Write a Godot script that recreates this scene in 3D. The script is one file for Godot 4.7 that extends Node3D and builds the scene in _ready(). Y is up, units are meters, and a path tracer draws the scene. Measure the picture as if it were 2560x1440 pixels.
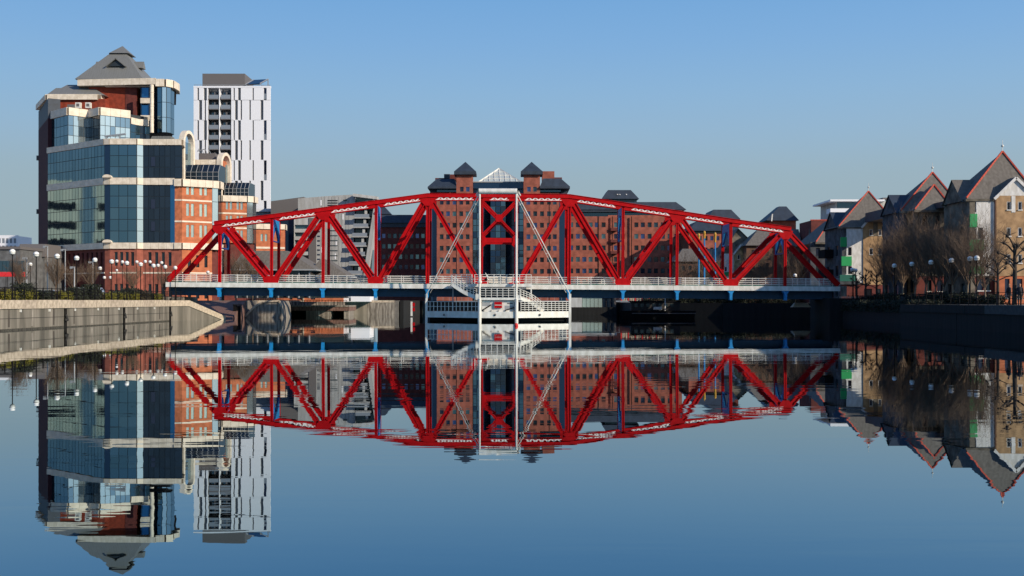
extends Node3D

# Measured frame of the place: eye 2.65 m above the water, looking along -Z.
const F := 2650.0
const H := 2.65
const UP := Vector3.UP
var M := {}
var taken := {}
var unit_of := {}
var local_space := false
var rng := RandomNumberGenerator.new()


func _ready() -> void:
	rng.seed = 7
	# --- camera
	var cam := Camera3D.new()
	cam.name = "camera"
	cam.projection = Camera3D.PROJECTION_FRUSTUM
	cam.near = 0.5
	cam.far = 4000.0
	cam.size = 2.0 * cam.near * 720.0 / F
	cam.frustum_offset = Vector2(0, cam.near * 32.0 / F)
	cam.position = Vector3(0, H, 0)
	add_child(cam)
	cam.current = true
	# --- sun
	var sun := DirectionalLight3D.new()
	sun.name = "sun"
	sun.light_energy = 1.6
	sun.light_color = Color(1.0, 0.94, 0.85)
	sun.light_angular_distance = 0.5
	sun.shadow_enabled = true
	add_child(sun)
	var az := deg_to_rad(57.0)
	var el := deg_to_rad(24.0)
	var sun_dir := Vector3(sin(az) * cos(el), sin(el), cos(az) * cos(el))
	sun.look_at_from_position(sun_dir * 500.0, Vector3.ZERO)
	# --- sky
	var we := WorldEnvironment.new()
	we.name = "environment"
	var env := Environment.new()
	env.background_mode = Environment.BG_SKY
	var sky := Sky.new()
	var pano := PanoramaSkyMaterial.new()
	pano.panorama = sky_picture(sun_dir)
	sky.sky_material = pano
	env.sky = sky
	env.tonemap_mode = Environment.TONE_MAPPER_LINEAR
	env.tonemap_exposure = 1.0
	env.sdfgi_enabled = true
	env.ssao_enabled = true
	env.ssil_enabled = true
	we.environment = env
	add_child(we)
	# --- everything else
	make_materials()
	make_setting()
	make_left_quay()
	make_bridge()
	make_pontoon()
	make_brick_tower()
	make_white_tower()
	make_grey_block()
	make_warehouse()
	make_right_houses()
	make_far_bank()
	make_plaza()
	make_right_promenade()


func sky_picture(sun_dir: Vector3) -> ImageTexture:
	var w := 512
	var h := 256
	var img := Image.create(w, h, false, Image.FORMAT_RGBF)
	var deg := [0.0, 3.5, 6.5, 8.6, 11.0, 13.5, 17.0, 30.0, 60.0, 90.0]
	var col := [Color8(158, 174, 181), Color8(156, 176, 184), Color8(154, 178, 191), Color8(149, 181, 206), Color8(140, 180, 215), Color8(128, 174, 219), Color8(112, 165, 217), Color8(82, 138, 202), Color8(48, 96, 164), Color8(38, 80, 146)]
	for y in h:
		var lat := PI / 2.0 - (y + 0.5) / h * PI
		var e := maxf(rad_to_deg(lat), 0.0)
		var k := 0
		while k < deg.size() - 2 and e > deg[k + 1]:
			k += 1
		var t: float = clampf((e - deg[k]) / (deg[k + 1] - deg[k]), 0.0, 1.0)
		var c: Color = col[k].srgb_to_linear().lerp(col[k + 1].srgb_to_linear(), t)
		for x in w:
			var a := (x + 0.5) / w * TAU
			var d := Vector3(sin(a) * cos(lat), sin(lat), -cos(a) * cos(lat))
			var ang := acos(clampf(d.dot(sun_dir), -1.0, 1.0))
			var g := 0.4 * exp(-pow(ang / 0.38, 2.0)) + 0.1 * exp(-pow(ang / 0.9, 2.0))
			img.set_pixel(x, y, Color(c.r + g, c.g + g * 0.96, c.b + g * 0.86))
	return ImageTexture.create_from_image(img)


# ---------------------------------------------------------------- measuring
func W(px: float, py: float, d: float) -> Vector3:
	return Vector3((px - 1280.0) / F * d, H + (752.0 - py) / F * d, -d)


func XX(px: float, d: float) -> float:
	return (px - 1280.0) / F * d


func YY(py: float, d: float) -> float:
	return H + (752.0 - py) / F * d


func G(px: float, d: float) -> Vector2:
	return Vector2((px - 1280.0) / F * d, -d)


func frame(a: Vector2, b: Vector2) -> Transform3D:
	var u := (b - a).normalized()
	return Transform3D(Basis(Vector3(u.x, 0, u.y), UP, Vector3(-u.y, 0, u.x)), Vector3(a.x, 0, a.y))


func front(d: float) -> Transform3D:
	return Transform3D(Basis.IDENTITY, Vector3(0, 0, -d))


# ---------------------------------------------------------------- building
class MB:
	var st := SurfaceTool.new()

	func _init() -> void:
		st.begin(Mesh.PRIMITIVE_TRIANGLES)

	func tri(a: Vector3, b: Vector3, c: Vector3, s := -1) -> void:
		st.set_smooth_group(s)
		st.add_vertex(a)
		st.add_vertex(c)
		st.add_vertex(b)

	func quad(a: Vector3, b: Vector3, c: Vector3, d: Vector3, s := -1) -> void:
		tri(a, b, c, s)
		tri(a, c, d, s)

	func box(xf: Transform3D, lo: Vector3, hi: Vector3) -> void:
		var p := []
		for k in 8:
			p.append(xf * Vector3(hi.x if k & 1 else lo.x, hi.y if k & 2 else lo.y, hi.z if k & 4 else lo.z))
		quad(p[4], p[5], p[7], p[6])
		quad(p[1], p[0], p[2], p[3])
		quad(p[5], p[1], p[3], p[7])
		quad(p[0], p[4], p[6], p[2])
		quad(p[6], p[7], p[3], p[2])
		quad(p[0], p[1], p[5], p[4])

	func bar(a: Vector3, b: Vector3, w: float, t: float, n := Vector3.BACK) -> void:
		var d := b - a
		var z := d.normalized()
		var x := n.cross(z)
		if x.length() < 0.01:
			x = Vector3.RIGHT.cross(z)
		x = x.normalized()
		box(Transform3D(Basis(x, z.cross(x), z), a), Vector3(-w / 2, -t / 2, 0), Vector3(w / 2, t / 2, d.length()))

	func extrude(poly: PackedVector2Array, xf: Transform3D, n0: float, n1: float) -> void:
		var area := 0.0
		for i in poly.size():
			area += poly[i].cross(poly[(i + 1) % poly.size()])
		if area < 0:
			poly = poly.duplicate()
			poly.reverse()
		var t := Geometry2D.triangulate_polygon(poly)
		for i in range(0, t.size(), 3):
			var a := poly[t[i]]
			var b := poly[t[i + 1]]
			var c := poly[t[i + 2]]
			if (b - a).cross(c - a) < 0:
				var k := b
				b = c
				c = k
			tri(xf * Vector3(a.x, a.y, n1), xf * Vector3(b.x, b.y, n1), xf * Vector3(c.x, c.y, n1))
			tri(xf * Vector3(a.x, a.y, n0), xf * Vector3(c.x, c.y, n0), xf * Vector3(b.x, b.y, n0))
		for i in poly.size():
			var a := poly[i]
			var b := poly[(i + 1) % poly.size()]
			quad(xf * Vector3(a.x, a.y, n0), xf * Vector3(b.x, b.y, n0), xf * Vector3(b.x, b.y, n1), xf * Vector3(a.x, a.y, n1))

	func slab(plan: PackedVector2Array, y0: float, y1: float) -> void:
		var q := PackedVector2Array()
		for p in plan:
			q.append(Vector2(p.x, -p.y))
		extrude(q, Transform3D(Basis(Vector3.RIGHT, Vector3.FORWARD, Vector3.UP), Vector3.ZERO), y0, y1)

	# roof between a lower and an upper ring of the same number of points (plan x, z)
	func loft(lower: PackedVector2Array, y0: float, upper: PackedVector2Array, y1: float) -> void:
		var area := 0.0
		for i in lower.size():
			area += lower[i].cross(lower[(i + 1) % lower.size()])
		if area > 0:
			lower = lower.duplicate()
			lower.reverse()
			upper = upper.duplicate()
			upper.reverse()
		var n := lower.size()
		for i in n:
			var a := lower[i]
			var b := lower[(i + 1) % n]
			var c := upper[(i + 1) % n]
			var d := upper[i]
			quad(Vector3(a.x, y0, a.y), Vector3(b.x, y0, b.y), Vector3(c.x, y1, c.y), Vector3(d.x, y1, d.y))
		for i in range(1, n - 1):
			tri(Vector3(upper[0].x, y1, upper[0].y), Vector3(upper[i].x, y1, upper[i].y), Vector3(upper[i + 1].x, y1, upper[i + 1].y))
			tri(Vector3(lower[0].x, y0, lower[0].y), Vector3(lower[i + 1].x, y0, lower[i + 1].y), Vector3(lower[i].x, y0, lower[i].y))

	func tube(a: Vector3, b: Vector3, r0: float, r1: float, n := 8) -> void:
		var z := (b - a).normalized()
		var x := z.cross(Vector3.RIGHT if absf(z.x) < 0.8 else Vector3.UP).normalized()
		var y := z.cross(x)
		for i in n:
			var p := x * cos(TAU * i / n) + y * sin(TAU * i / n)
			var q := x * cos(TAU * (i + 1) / n) + y * sin(TAU * (i + 1) / n)
			quad(a + p * r0, a + q * r0, b + q * r1, b + p * r1, 1)
			if n > 4:
				tri(b, b + p * r1, b + q * r1)

	func ball(c: Vector3, r: float, n := 12, squash := 1.0) -> void:
		var m := n / 2
		for j in m:
			var t0 := PI * j / m
			var t1 := PI * (j + 1) / m
			for i in n:
				var a0 := TAU * i / n
				var a1 := TAU * (i + 1) / n
				var p := [c + r * Vector3(sin(t1) * cos(a0), cos(t1) * squash, sin(t1) * sin(a0)), c + r * Vector3(sin(t1) * cos(a1), cos(t1) * squash, sin(t1) * sin(a1)), c + r * Vector3(sin(t0) * cos(a1), cos(t0) * squash, sin(t0) * sin(a1)), c + r * Vector3(sin(t0) * cos(a0), cos(t0) * squash, sin(t0) * sin(a0))]
				if j < m - 1:
					tri(p[1], p[0], p[3], 1)
				if j > 0:
					tri(p[1], p[3], p[2], 1)

	func done(mat: Material) -> ArrayMesh:
		st.generate_normals()
		var m := st.commit()
		m.surface_set_material(0, mat)
		return m


func numbered(parent: Node, called: String) -> String:
	var key := str(parent.get_instance_id()) + called
	var n: int = taken.get(key, 0)
	taken[key] = n + 1
	return called if n == 0 else "%s_%03d" % [called, n]


func tag(o: Node, label: String, category := "", group := "", kind := "") -> Node:
	if label != "":
		o.set_meta("label", label)
	if category != "":
		o.set_meta("category", category)
	if group != "":
		o.set_meta("group", group)
	if kind != "":
		o.set_meta("kind", kind)
	return o


func thing(called: String, label: String, category: String, at := Vector3.ZERO, turn := 0.0, group := "") -> Node3D:
	var o := Node3D.new()
	o.name = numbered(self, called)
	o.position = at
	o.rotation.y = turn
	add_child(o, true)
	tag(o, label, category, group)
	return o


func put(parent: Node, called: String, m: Mesh, xf := Transform3D.IDENTITY) -> MeshInstance3D:
	var o := MeshInstance3D.new()
	o.name = numbered(parent, called)
	o.mesh = m
	parent.add_child(o, true)
	o.transform = xf if local_space or parent == self else (parent as Node3D).global_transform.affine_inverse() * xf
	return o


func obj(parent: Node, called: String, mb: MB, mat: Material) -> MeshInstance3D:
	return put(parent, called, mb.done(mat))


# one box as a piece of its own; alike pieces share one mesh per material
func piece(parent: Node, called: String, xf: Transform3D, lo: Vector3, hi: Vector3, mat: Material) -> MeshInstance3D:
	if not unit_of.has(mat):
		var b := BoxMesh.new()
		b.material = mat
		unit_of[mat] = b
	return put(parent, called, unit_of[mat], xf * Transform3D(Basis.from_scale((hi - lo).abs()), (lo + hi) / 2))


# a box whose front face shows between these image lines at distance d
func pb(parent: Node, called: String, x0: float, x1: float, yt: float, yb: float, d: float, depth: float, mat: Material) -> MeshInstance3D:
	return piece(parent, called, front(d), Vector3(XX(x0, d), YY(yb, d), -depth), Vector3(XX(x1, d), YY(yt, d), 0), mat)


func structure(called: String, mb: MB, mat: Material) -> MeshInstance3D:
	var o := obj(self, called, mb, mat)
	o.set_meta("kind", "structure")
	return o


# wall with recessed openings; every window is a part of its own
func facade(root: Node, xf: Transform3D, w0: float, w1: float, y0: float, y1: float, wins: Array, rows: Array, wall: Material, glasses: Array, sill: Material = null, deep := 0.3, thick := 0.6, called := "window") -> MeshInstance3D:
	var mb := MB.new()
	var ys := rows.duplicate()
	ys.sort_custom(func(a, b): return a[0] < b[0])
	var us := wins.duplicate()
	us.sort_custom(func(a, b): return a[0] < b[0])
	var y := y0
	for r in ys:
		mb.box(xf, Vector3(w0, y, -thick), Vector3(w1, r[0], 0))
		var u := w0
		for k in us:
			mb.box(xf, Vector3(u, r[0], -thick), Vector3(k[0], r[1], 0))
			u = k[1]
		mb.box(xf, Vector3(u, r[0], -thick), Vector3(w1, r[1], 0))
		y = r[1]
	mb.box(xf, Vector3(w0, y, -thick), Vector3(w1, y1, 0))
	var o := obj(root, "wall", mb, wall)
	for r in ys:
		for k in us:
			var pane := piece(root, called, xf, Vector3(k[0], r[0], -deep - 0.08), Vector3(k[1], r[1], -deep), glasses[rng.randi() % glasses.size()])
			if sill:
				piece(pane, "window_sill", xf, Vector3(k[0] - 0.05, r[0] - 0.12, 0.002), Vector3(k[1] + 0.05, r[0], 0.1), sill)
	return o


func pfacade(root: Node, x0: float, x1: float, yt: float, yb: float, d: float, wins: Array, rows: Array, wall: Material, glasses: Array, sill: Material = null, deep := 0.3) -> MeshInstance3D:
	var u := []
	for k in wins:
		u.append([XX(k[0], d), XX(k[1], d)])
	var v := []
	for r in rows:
		v.append([YY(r[1], d), YY(r[0], d)])
	return facade(root, front(d), XX(x0, d), XX(x1, d), YY(yb, d), YY(yt, d), u, v, wall, glasses, sill, deep)


func spread(a: float, b: float, n: int, width: float) -> Array:
	var out := []
	for i in n:
		var c := lerpf(a, b, (i + 0.5) / n)
		out.append([c - width / 2, c + width / 2])
	return out


# glass curtain wall between two plan points: a dark frame and single panes in front of it
func curtain(root: Node, a: Vector2, b: Vector2, y0: float, y1: float, cols: int, rows: int, glasses: Array, tilt := 0.004, gap := 0.13) -> void:
	var xf := frame(a, b)
	var w := (b - a).length()
	piece(root, "curtain_wall_frame", xf, Vector3(0, y0, -0.35), Vector3(w, y1, 0), M.frame)
	for i in cols:
		for j in rows:
			var c := Vector3(w * (i + 0.5) / cols, lerpf(y0, y1, (j + 0.5) / rows), 0.05)
			var s := Vector3(w / cols - gap, (y1 - y0) / rows - gap, 0.05)
			var t := Transform3D(Basis.from_euler(Vector3(rng.randfn() * tilt, rng.randfn() * tilt, 0)), c)
			piece(root, "glass_pane", xf * t, -s / 2, s / 2, glasses[rng.randi() % glasses.size()])


# band of cladding panels along a plan line
func fascia(root: Node, pts: Array, y0: float, y1: float, pw: float, mat: Material, out := 0.4, called := "fascia_panel") -> void:
	for k in pts.size() - 1:
		var xf := frame(pts[k], pts[k + 1])
		var w: float = (pts[k + 1] - pts[k]).length()
		var n := maxi(1, roundi(w / pw))
		piece(root, "fascia_core", xf, Vector3(0, y0 + 0.08, -0.5), Vector3(w, y1 - 0.08, out - 0.06), M.cream_joint)
		for i in n:
			piece(root, called, xf, Vector3(w * i / n + 0.025, y0, -0.3), Vector3(w * (i + 1) / n - 0.025, y1, out + 0.004 * (i % 3)), mat)


func solid(root: Node, called: String, pts: Array, y0: float, y1: float, mat: Material) -> MeshInstance3D:
	var mb := MB.new()
	mb.slab(PackedVector2Array(pts), y0, y1)
	return obj(root, called, mb, mat)


func ring(x0: float, x1: float, z0: float, z1: float) -> PackedVector2Array:
	return PackedVector2Array([Vector2(x0, z0), Vector2(x1, z0), Vector2(x1, z1), Vector2(x0, z1)])


# hip roof over the front line px x0..x1 at distance d and as deep as given; top narrows to tx0..tx1
func hip(root: Node, called: String, x0: float, x1: float, yb: float, tx0: float, tx1: float, yt: float, d: float, depth: float, mat: Material) -> MeshInstance3D:
	var mb := MB.new()
	var inset := minf(depth * 0.48, maxf((XX(tx0, d) - XX(x0, d)), 1.0))
	var dc := d + inset
	mb.loft(ring(XX(x0, d), XX(x1, d), -d, -d - depth), YY(yb, d), ring(XX(tx0, dc), XX(tx1, dc), -d - inset, -d - depth + inset), YY(yt, dc))
	return obj(root, called, mb, mat)


# ---------------------------------------------------------------- materials
func noise_map(seed_: int, freq: float, lo: Color, hi: Color, octaves := 4, size := 512) -> NoiseTexture2D:
	var n := FastNoiseLite.new()
	n.seed = seed_
	n.noise_type = FastNoiseLite.TYPE_SIMPLEX_SMOOTH
	n.frequency = freq
	n.fractal_octaves = octaves
	var g := Gradient.new()
	g.offsets = PackedFloat32Array([0.0, 0.25, 0.75, 1.0])
	g.colors = PackedColorArray([lo, lo.lerp(hi, 0.2), lo.lerp(hi, 0.85), hi])
	var t := NoiseTexture2D.new()
	t.width = size
	t.height = size
	t.seamless = true
	t.noise = n
	t.color_ramp = g
	return t


func mat(r: float, g: float, b: float, rough := 0.7, metal := 0.0, tex: Texture2D = null, scale := Vector3.ONE) -> StandardMaterial3D:
	var m := StandardMaterial3D.new()
	m.albedo_color = Color(r, g, b).linear_to_srgb()
	m.roughness = rough
	m.metallic = metal
	if tex:
		m.albedo_texture = tex
		m.uv1_triplanar = true
		m.uv1_world_triplanar = true
		m.uv1_scale = scale
	return m


func make_materials() -> void:
	var mottle := noise_map(1, 0.012, Color(0.78, 0.77, 0.76), Color(1, 1, 1), 5)
	var worn := noise_map(2, 0.02, Color(0.86, 0.85, 0.83), Color(1, 1, 1), 4)
	var streak := noise_map(3, 0.03, Color(0.52, 0.5, 0.49), Color(1, 1, 1), 5)
	var blotch := noise_map(4, 0.01, Color(0.55, 0.55, 0.52), Color(1, 0.99, 0.96), 5)
	M.red = mat(0.49, 0.003, 0.006, 0.55, 0, worn, Vector3.ONE * 0.1)
	M.red.metallic_specular = 0.25
	M.white = mat(0.78, 0.77, 0.73, 0.5, 0, worn, Vector3(0.12, 0.05, 0.12))
	M.lace = mat(0.85, 0.78, 0.74, 0.6)
	M.blue = mat(0.008, 0.25, 0.62, 0.45, 0, worn, Vector3.ONE * 0.2)
	M.blue_deep = mat(0.01, 0.07, 0.3, 0.45, 0, worn, Vector3.ONE * 0.2)
	M.girder = mat(0.004, 0.05, 0.11, 0.5, 0, worn, Vector3.ONE * 0.1)
	M.deck = mat(0.16, 0.16, 0.16, 0.85, 0, mottle, Vector3.ONE * 0.2)
	M.black = mat(0.01, 0.01, 0.011, 0.85)
	M.black.metallic_specular = 0.2
	M.shed_grey = mat(0.15, 0.155, 0.16, 0.7, 0, mottle, Vector3.ONE * 0.1)
	M.steel = mat(0.35, 0.36, 0.37, 0.45, 0.4)
	M.grey_paint = mat(0.3, 0.31, 0.32, 0.6)
	M.cream = mat(0.84, 0.74, 0.61, 0.7, 0, worn, Vector3.ONE * 0.06)
	M.cream_joint = mat(0.2, 0.16, 0.12, 0.9)
	M.brick_orange = mat(0.58, 0.18, 0.08, 0.9, 0, mottle, Vector3.ONE * 0.11)
	M.brick_deep = mat(0.3, 0.045, 0.018, 0.9, 0, mottle, Vector3.ONE * 0.11)
	M.brick_maroon = mat(0.16, 0.035, 0.028, 0.9, 0, mottle, Vector3.ONE * 0.11)  # maroon brick, also standing in for red brick in shade
	M.brick_flank = mat(0.06, 0.012, 0.018, 0.9, 0, mottle, Vector3.ONE * 0.11)  # tower brick darkened further, shade of its left side in the colour
	M.brick_rose = mat(0.37, 0.11, 0.072, 0.9, 0, mottle, Vector3.ONE * 0.09)
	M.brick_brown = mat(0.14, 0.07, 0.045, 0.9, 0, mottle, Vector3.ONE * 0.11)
	M.brick_yellow = mat(0.45, 0.285, 0.15, 0.9, 0, mottle, Vector3.ONE * 0.16)
	M.brick_pale = mat(0.52, 0.41, 0.24, 0.9, 0, blotch, Vector3.ONE * 0.16)
	M.cream_block = mat(0.93, 0.84, 0.64, 0.85)
	M.render_white = mat(0.72, 0.71, 0.7, 0.85, 0, worn, Vector3(0.2, 0.07, 0.2))
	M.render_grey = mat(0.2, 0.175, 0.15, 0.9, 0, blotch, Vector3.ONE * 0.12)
	M.render_blue_shade = mat(0.085, 0.095, 0.12, 0.9, 0, blotch, Vector3.ONE * 0.12)  # shade of the house walls put into this darkened tone
	M.slate = mat(0.17, 0.152, 0.132, 0.85, 0, mottle, Vector3.ONE * 0.3)
	M.navy_roof = mat(0.03, 0.045, 0.07, 0.6, 0, mottle, Vector3.ONE * 0.1)
	M.metal_roof = mat(0.19, 0.195, 0.19, 0.6, 0.0, worn, Vector3(0.3, 0.03, 0.3))
	M.ridge_red = mat(0.42, 0.055, 0.03, 0.8)
	M.green = mat(0.006, 0.3, 0.085, 0.5)
	M.green_dark = mat(0.005, 0.11, 0.08, 0.5)
	M.tower_white = mat(0.8, 0.81, 0.85, 0.55)
	M.tower_slot = mat(0.1, 0.105, 0.115, 0.3)
	M.tower_rail = mat(0.22, 0.25, 0.29, 0.3)
	M.plant_grey = mat(0.13, 0.12, 0.12, 0.7)
	M.clad_grey = mat(0.42, 0.43, 0.43, 0.6, 0, worn, Vector3(0.08, 0.02, 0.08))
	M.clad_pale = mat(0.52, 0.53, 0.53, 0.6, 0, worn, Vector3(0.08, 0.02, 0.08))
	M.frame = mat(0.016, 0.024, 0.032, 0.6)
	M.joint = mat(0.03, 0.028, 0.026, 0.9)
	M.stone = mat(0.28, 0.247, 0.215, 0.9, 0, blotch, Vector3(0.1, 0.012, 0.1))
	M.stone_stain = mat(0.15, 0.125, 0.1, 0.95, 0, streak, Vector3(0.3, 0.02, 0.3))
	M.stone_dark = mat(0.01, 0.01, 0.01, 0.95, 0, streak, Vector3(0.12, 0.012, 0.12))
	M.stone_pale = mat(0.42, 0.37, 0.31, 0.9, 0, streak, Vector3(0.14, 0.02, 0.14))
	M.coping = mat(0.6, 0.49, 0.37, 0.9, 0, mottle, Vector3.ONE * 0.3)
	M.coping_b = mat(0.52, 0.42, 0.32, 0.9, 0, mottle, Vector3.ONE * 0.24)
	M.coping_grey = mat(0.05, 0.053, 0.056, 0.9, 0, mottle, Vector3.ONE * 0.3)
	M.algae = mat(0.11, 0.1, 0.075, 0.7, 0, streak, Vector3(0.2, 0.2, 0.2))
	M.paving = mat(0.2, 0.18, 0.16, 0.95, 0, mottle, Vector3.ONE * 0.15)
	M.timber = mat(0.3, 0.165, 0.13, 0.85, 0, streak, Vector3(0.3, 0.05, 0.3))
	M.bark_pale = mat(0.3, 0.235, 0.165, 0.95, 0, mottle, Vector3.ONE * 1.5)
	M.bark = mat(0.2, 0.138, 0.094, 0.95, 0, mottle, Vector3.ONE * 1.5)
	M.bark_dark = mat(0.04, 0.03, 0.024, 0.95)
	M.globe = mat(0.82, 0.8, 0.76, 0.35)
	M.awning = mat(0.6, 0.02, 0.018, 0.7)
	M.yellow = mat(0.5, 0.26, 0.02, 0.45)
	M.rubber = mat(0.015, 0.015, 0.015, 0.85)
	M.leaf_a = mat(0.014, 0.019, 0.008, 0.8)
	M.leaf_b = mat(0.13, 0.12, 0.008, 0.8)
	M.leaf_c = mat(0.03, 0.024, 0.012, 0.85)
	M.car_paint = mat(0.02, 0.022, 0.026, 0.25, 0.3)
	M.car_blue = mat(0.015, 0.045, 0.12, 0.25, 0.3)
	M.car_silver = mat(0.4, 0.42, 0.44, 0.3, 0.5)
	M.car_glass = mat(0.02, 0.025, 0.03, 0.08)
	M.tarp = mat(0.5, 0.42, 0.34, 0.8)
	M.skin = mat(0.35, 0.2, 0.14, 0.6)
	# glass: mirrors of the sky, tinted
	M.glass_teal = mat(0.13, 0.22, 0.275, 0.05, 0.9)
	M.glass_teal2 = mat(0.105, 0.19, 0.245, 0.05, 0.9)
	M.glass_sky = mat(0.34, 0.46, 0.53, 0.06, 0.9)
	M.glass_pale = mat(0.72, 0.82, 0.82, 0.08, 0.85)  # paler tint stands in for bright sky mirrored by right-turned facets
	M.glass_dark = mat(0.016, 0.028, 0.045, 0.06, 0.35)
	M.glass_dark2 = mat(0.024, 0.04, 0.062, 0.06, 0.45)
	M.glass_navy = mat(0.02, 0.05, 0.1, 0.15, 0.5)
	M.glass_mint = mat(0.55, 0.66, 0.58, 0.15, 0.6)
	M.glass_mint2 = mat(0.48, 0.58, 0.54, 0.15, 0.6)
	M.glass_blue = mat(0.03, 0.14, 0.3, 0.1, 0.7)
	M.win_a = mat(0.03, 0.05, 0.06, 0.08, 0.4)
	M.win_b = mat(0.06, 0.11, 0.14, 0.08, 0.6)
	M.win_c = mat(0.035, 0.045, 0.08, 0.08, 0.5)
	M.win_d = mat(0.14, 0.23, 0.24, 0.1, 0.7)
	M.win_e = mat(0.09, 0.13, 0.28, 0.1, 0.7)
	M.win_black = mat(0.012, 0.013, 0.018, 0.1)
	M.skylight = mat(0.5, 0.55, 0.53, 0.25, 0.2)
	# water: a dark mirror with small ripples
	var n := FastNoiseLite.new()
	n.seed = 11
	n.noise_type = FastNoiseLite.TYPE_SIMPLEX_SMOOTH
	n.frequency = 0.022
	n.fractal_octaves = 4
	n.fractal_gain = 0.42
	var img := n.get_seamless_image(256, 1024)
	var calm := FastNoiseLite.new()
	calm.seed = 5
	calm.frequency = 0.006
	calm.fractal_octaves = 2
	var lull := calm.get_seamless_image(256, 1024)
	img.convert(Image.FORMAT_RF)
	for y in 1024:
		for x in 256:
			var amp := clampf((lull.get_pixel(x, y).r - 0.3) * 2.2, 0.12, 1.0)
			img.set_pixel(x, y, Color(0.5 + (img.get_pixel(x, y).r - 0.5) * amp, 0, 0))
	img.resize(1024, 1024, Image.INTERPOLATE_CUBIC)
	img.convert(Image.FORMAT_RGBAF)
	img.bump_map_to_normal_map(14.0)
	var w := StandardMaterial3D.new()
	w.metallic = 1.0
	w.albedo_color = Color(0.03, 0.18, 0.25).linear_to_srgb()
	w.roughness = 0.0
	w.metallic_specular = 0.4
	w.normal_enabled = true
	w.normal_texture = ImageTexture.create_from_image(img)
	w.normal_scale = 0.0052
	w.uv1_scale = Vector3(1.0 / 27.0, 1.0 / 24.0, 1)
	M.water = w


# ---------------------------------------------------------------- ground and water
func make_setting() -> void:
	var st := SurfaceTool.new()
	st.begin(Mesh.PRIMITIVE_TRIANGLES)
	var e := 1500.0
	for p in [Vector2(-e, -e), Vector2(e, -e), Vector2(e, e), Vector2(-e, -e), Vector2(e, e), Vector2(-e, e)]:
		st.set_normal(Vector3.UP)
		st.set_tangent(Plane(1, 0, 0, 1))
		st.set_uv(p)
		st.add_vertex(Vector3(p.x, 0, p.y))
	var water := st.commit()
	water.surface_set_material(0, M.water)
	put(self, "water", water).set_meta("kind", "structure")
	var mb := MB.new()
	mb.slab(PackedVector2Array([Vector2(-45.2, 60), Vector2(-45.2, -138.5), Vector2(-44.6, -142.2), Vector2(-47.2, -150), Vector2(-49, -157), Vector2(-49, -166), Vector2(-41.6, -166), Vector2(-41.6, -199), Vector2(-28, -206), Vector2(-22, -206), Vector2(-22, -250), Vector2(-16, -252), Vector2(-16, -1400), Vector2(-1400, -1400), Vector2(-1400, 60)]), -2, 2.7)
	structure("ground", mb, M.paving)
	mb = MB.new()
	mb.slab(PackedVector2Array([Vector2(41.2, 60), Vector2(41.2, -112), Vector2(45.5, -116), Vector2(45.5, -156), Vector2(33, -166), Vector2(21, -172), Vector2(21, -206), Vector2(-16, -226), Vector2(-16, -1400), Vector2(1400, -1400), Vector2(1400, 60)]), -2, 2.25)
	structure("ground", mb, M.paving)


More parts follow.
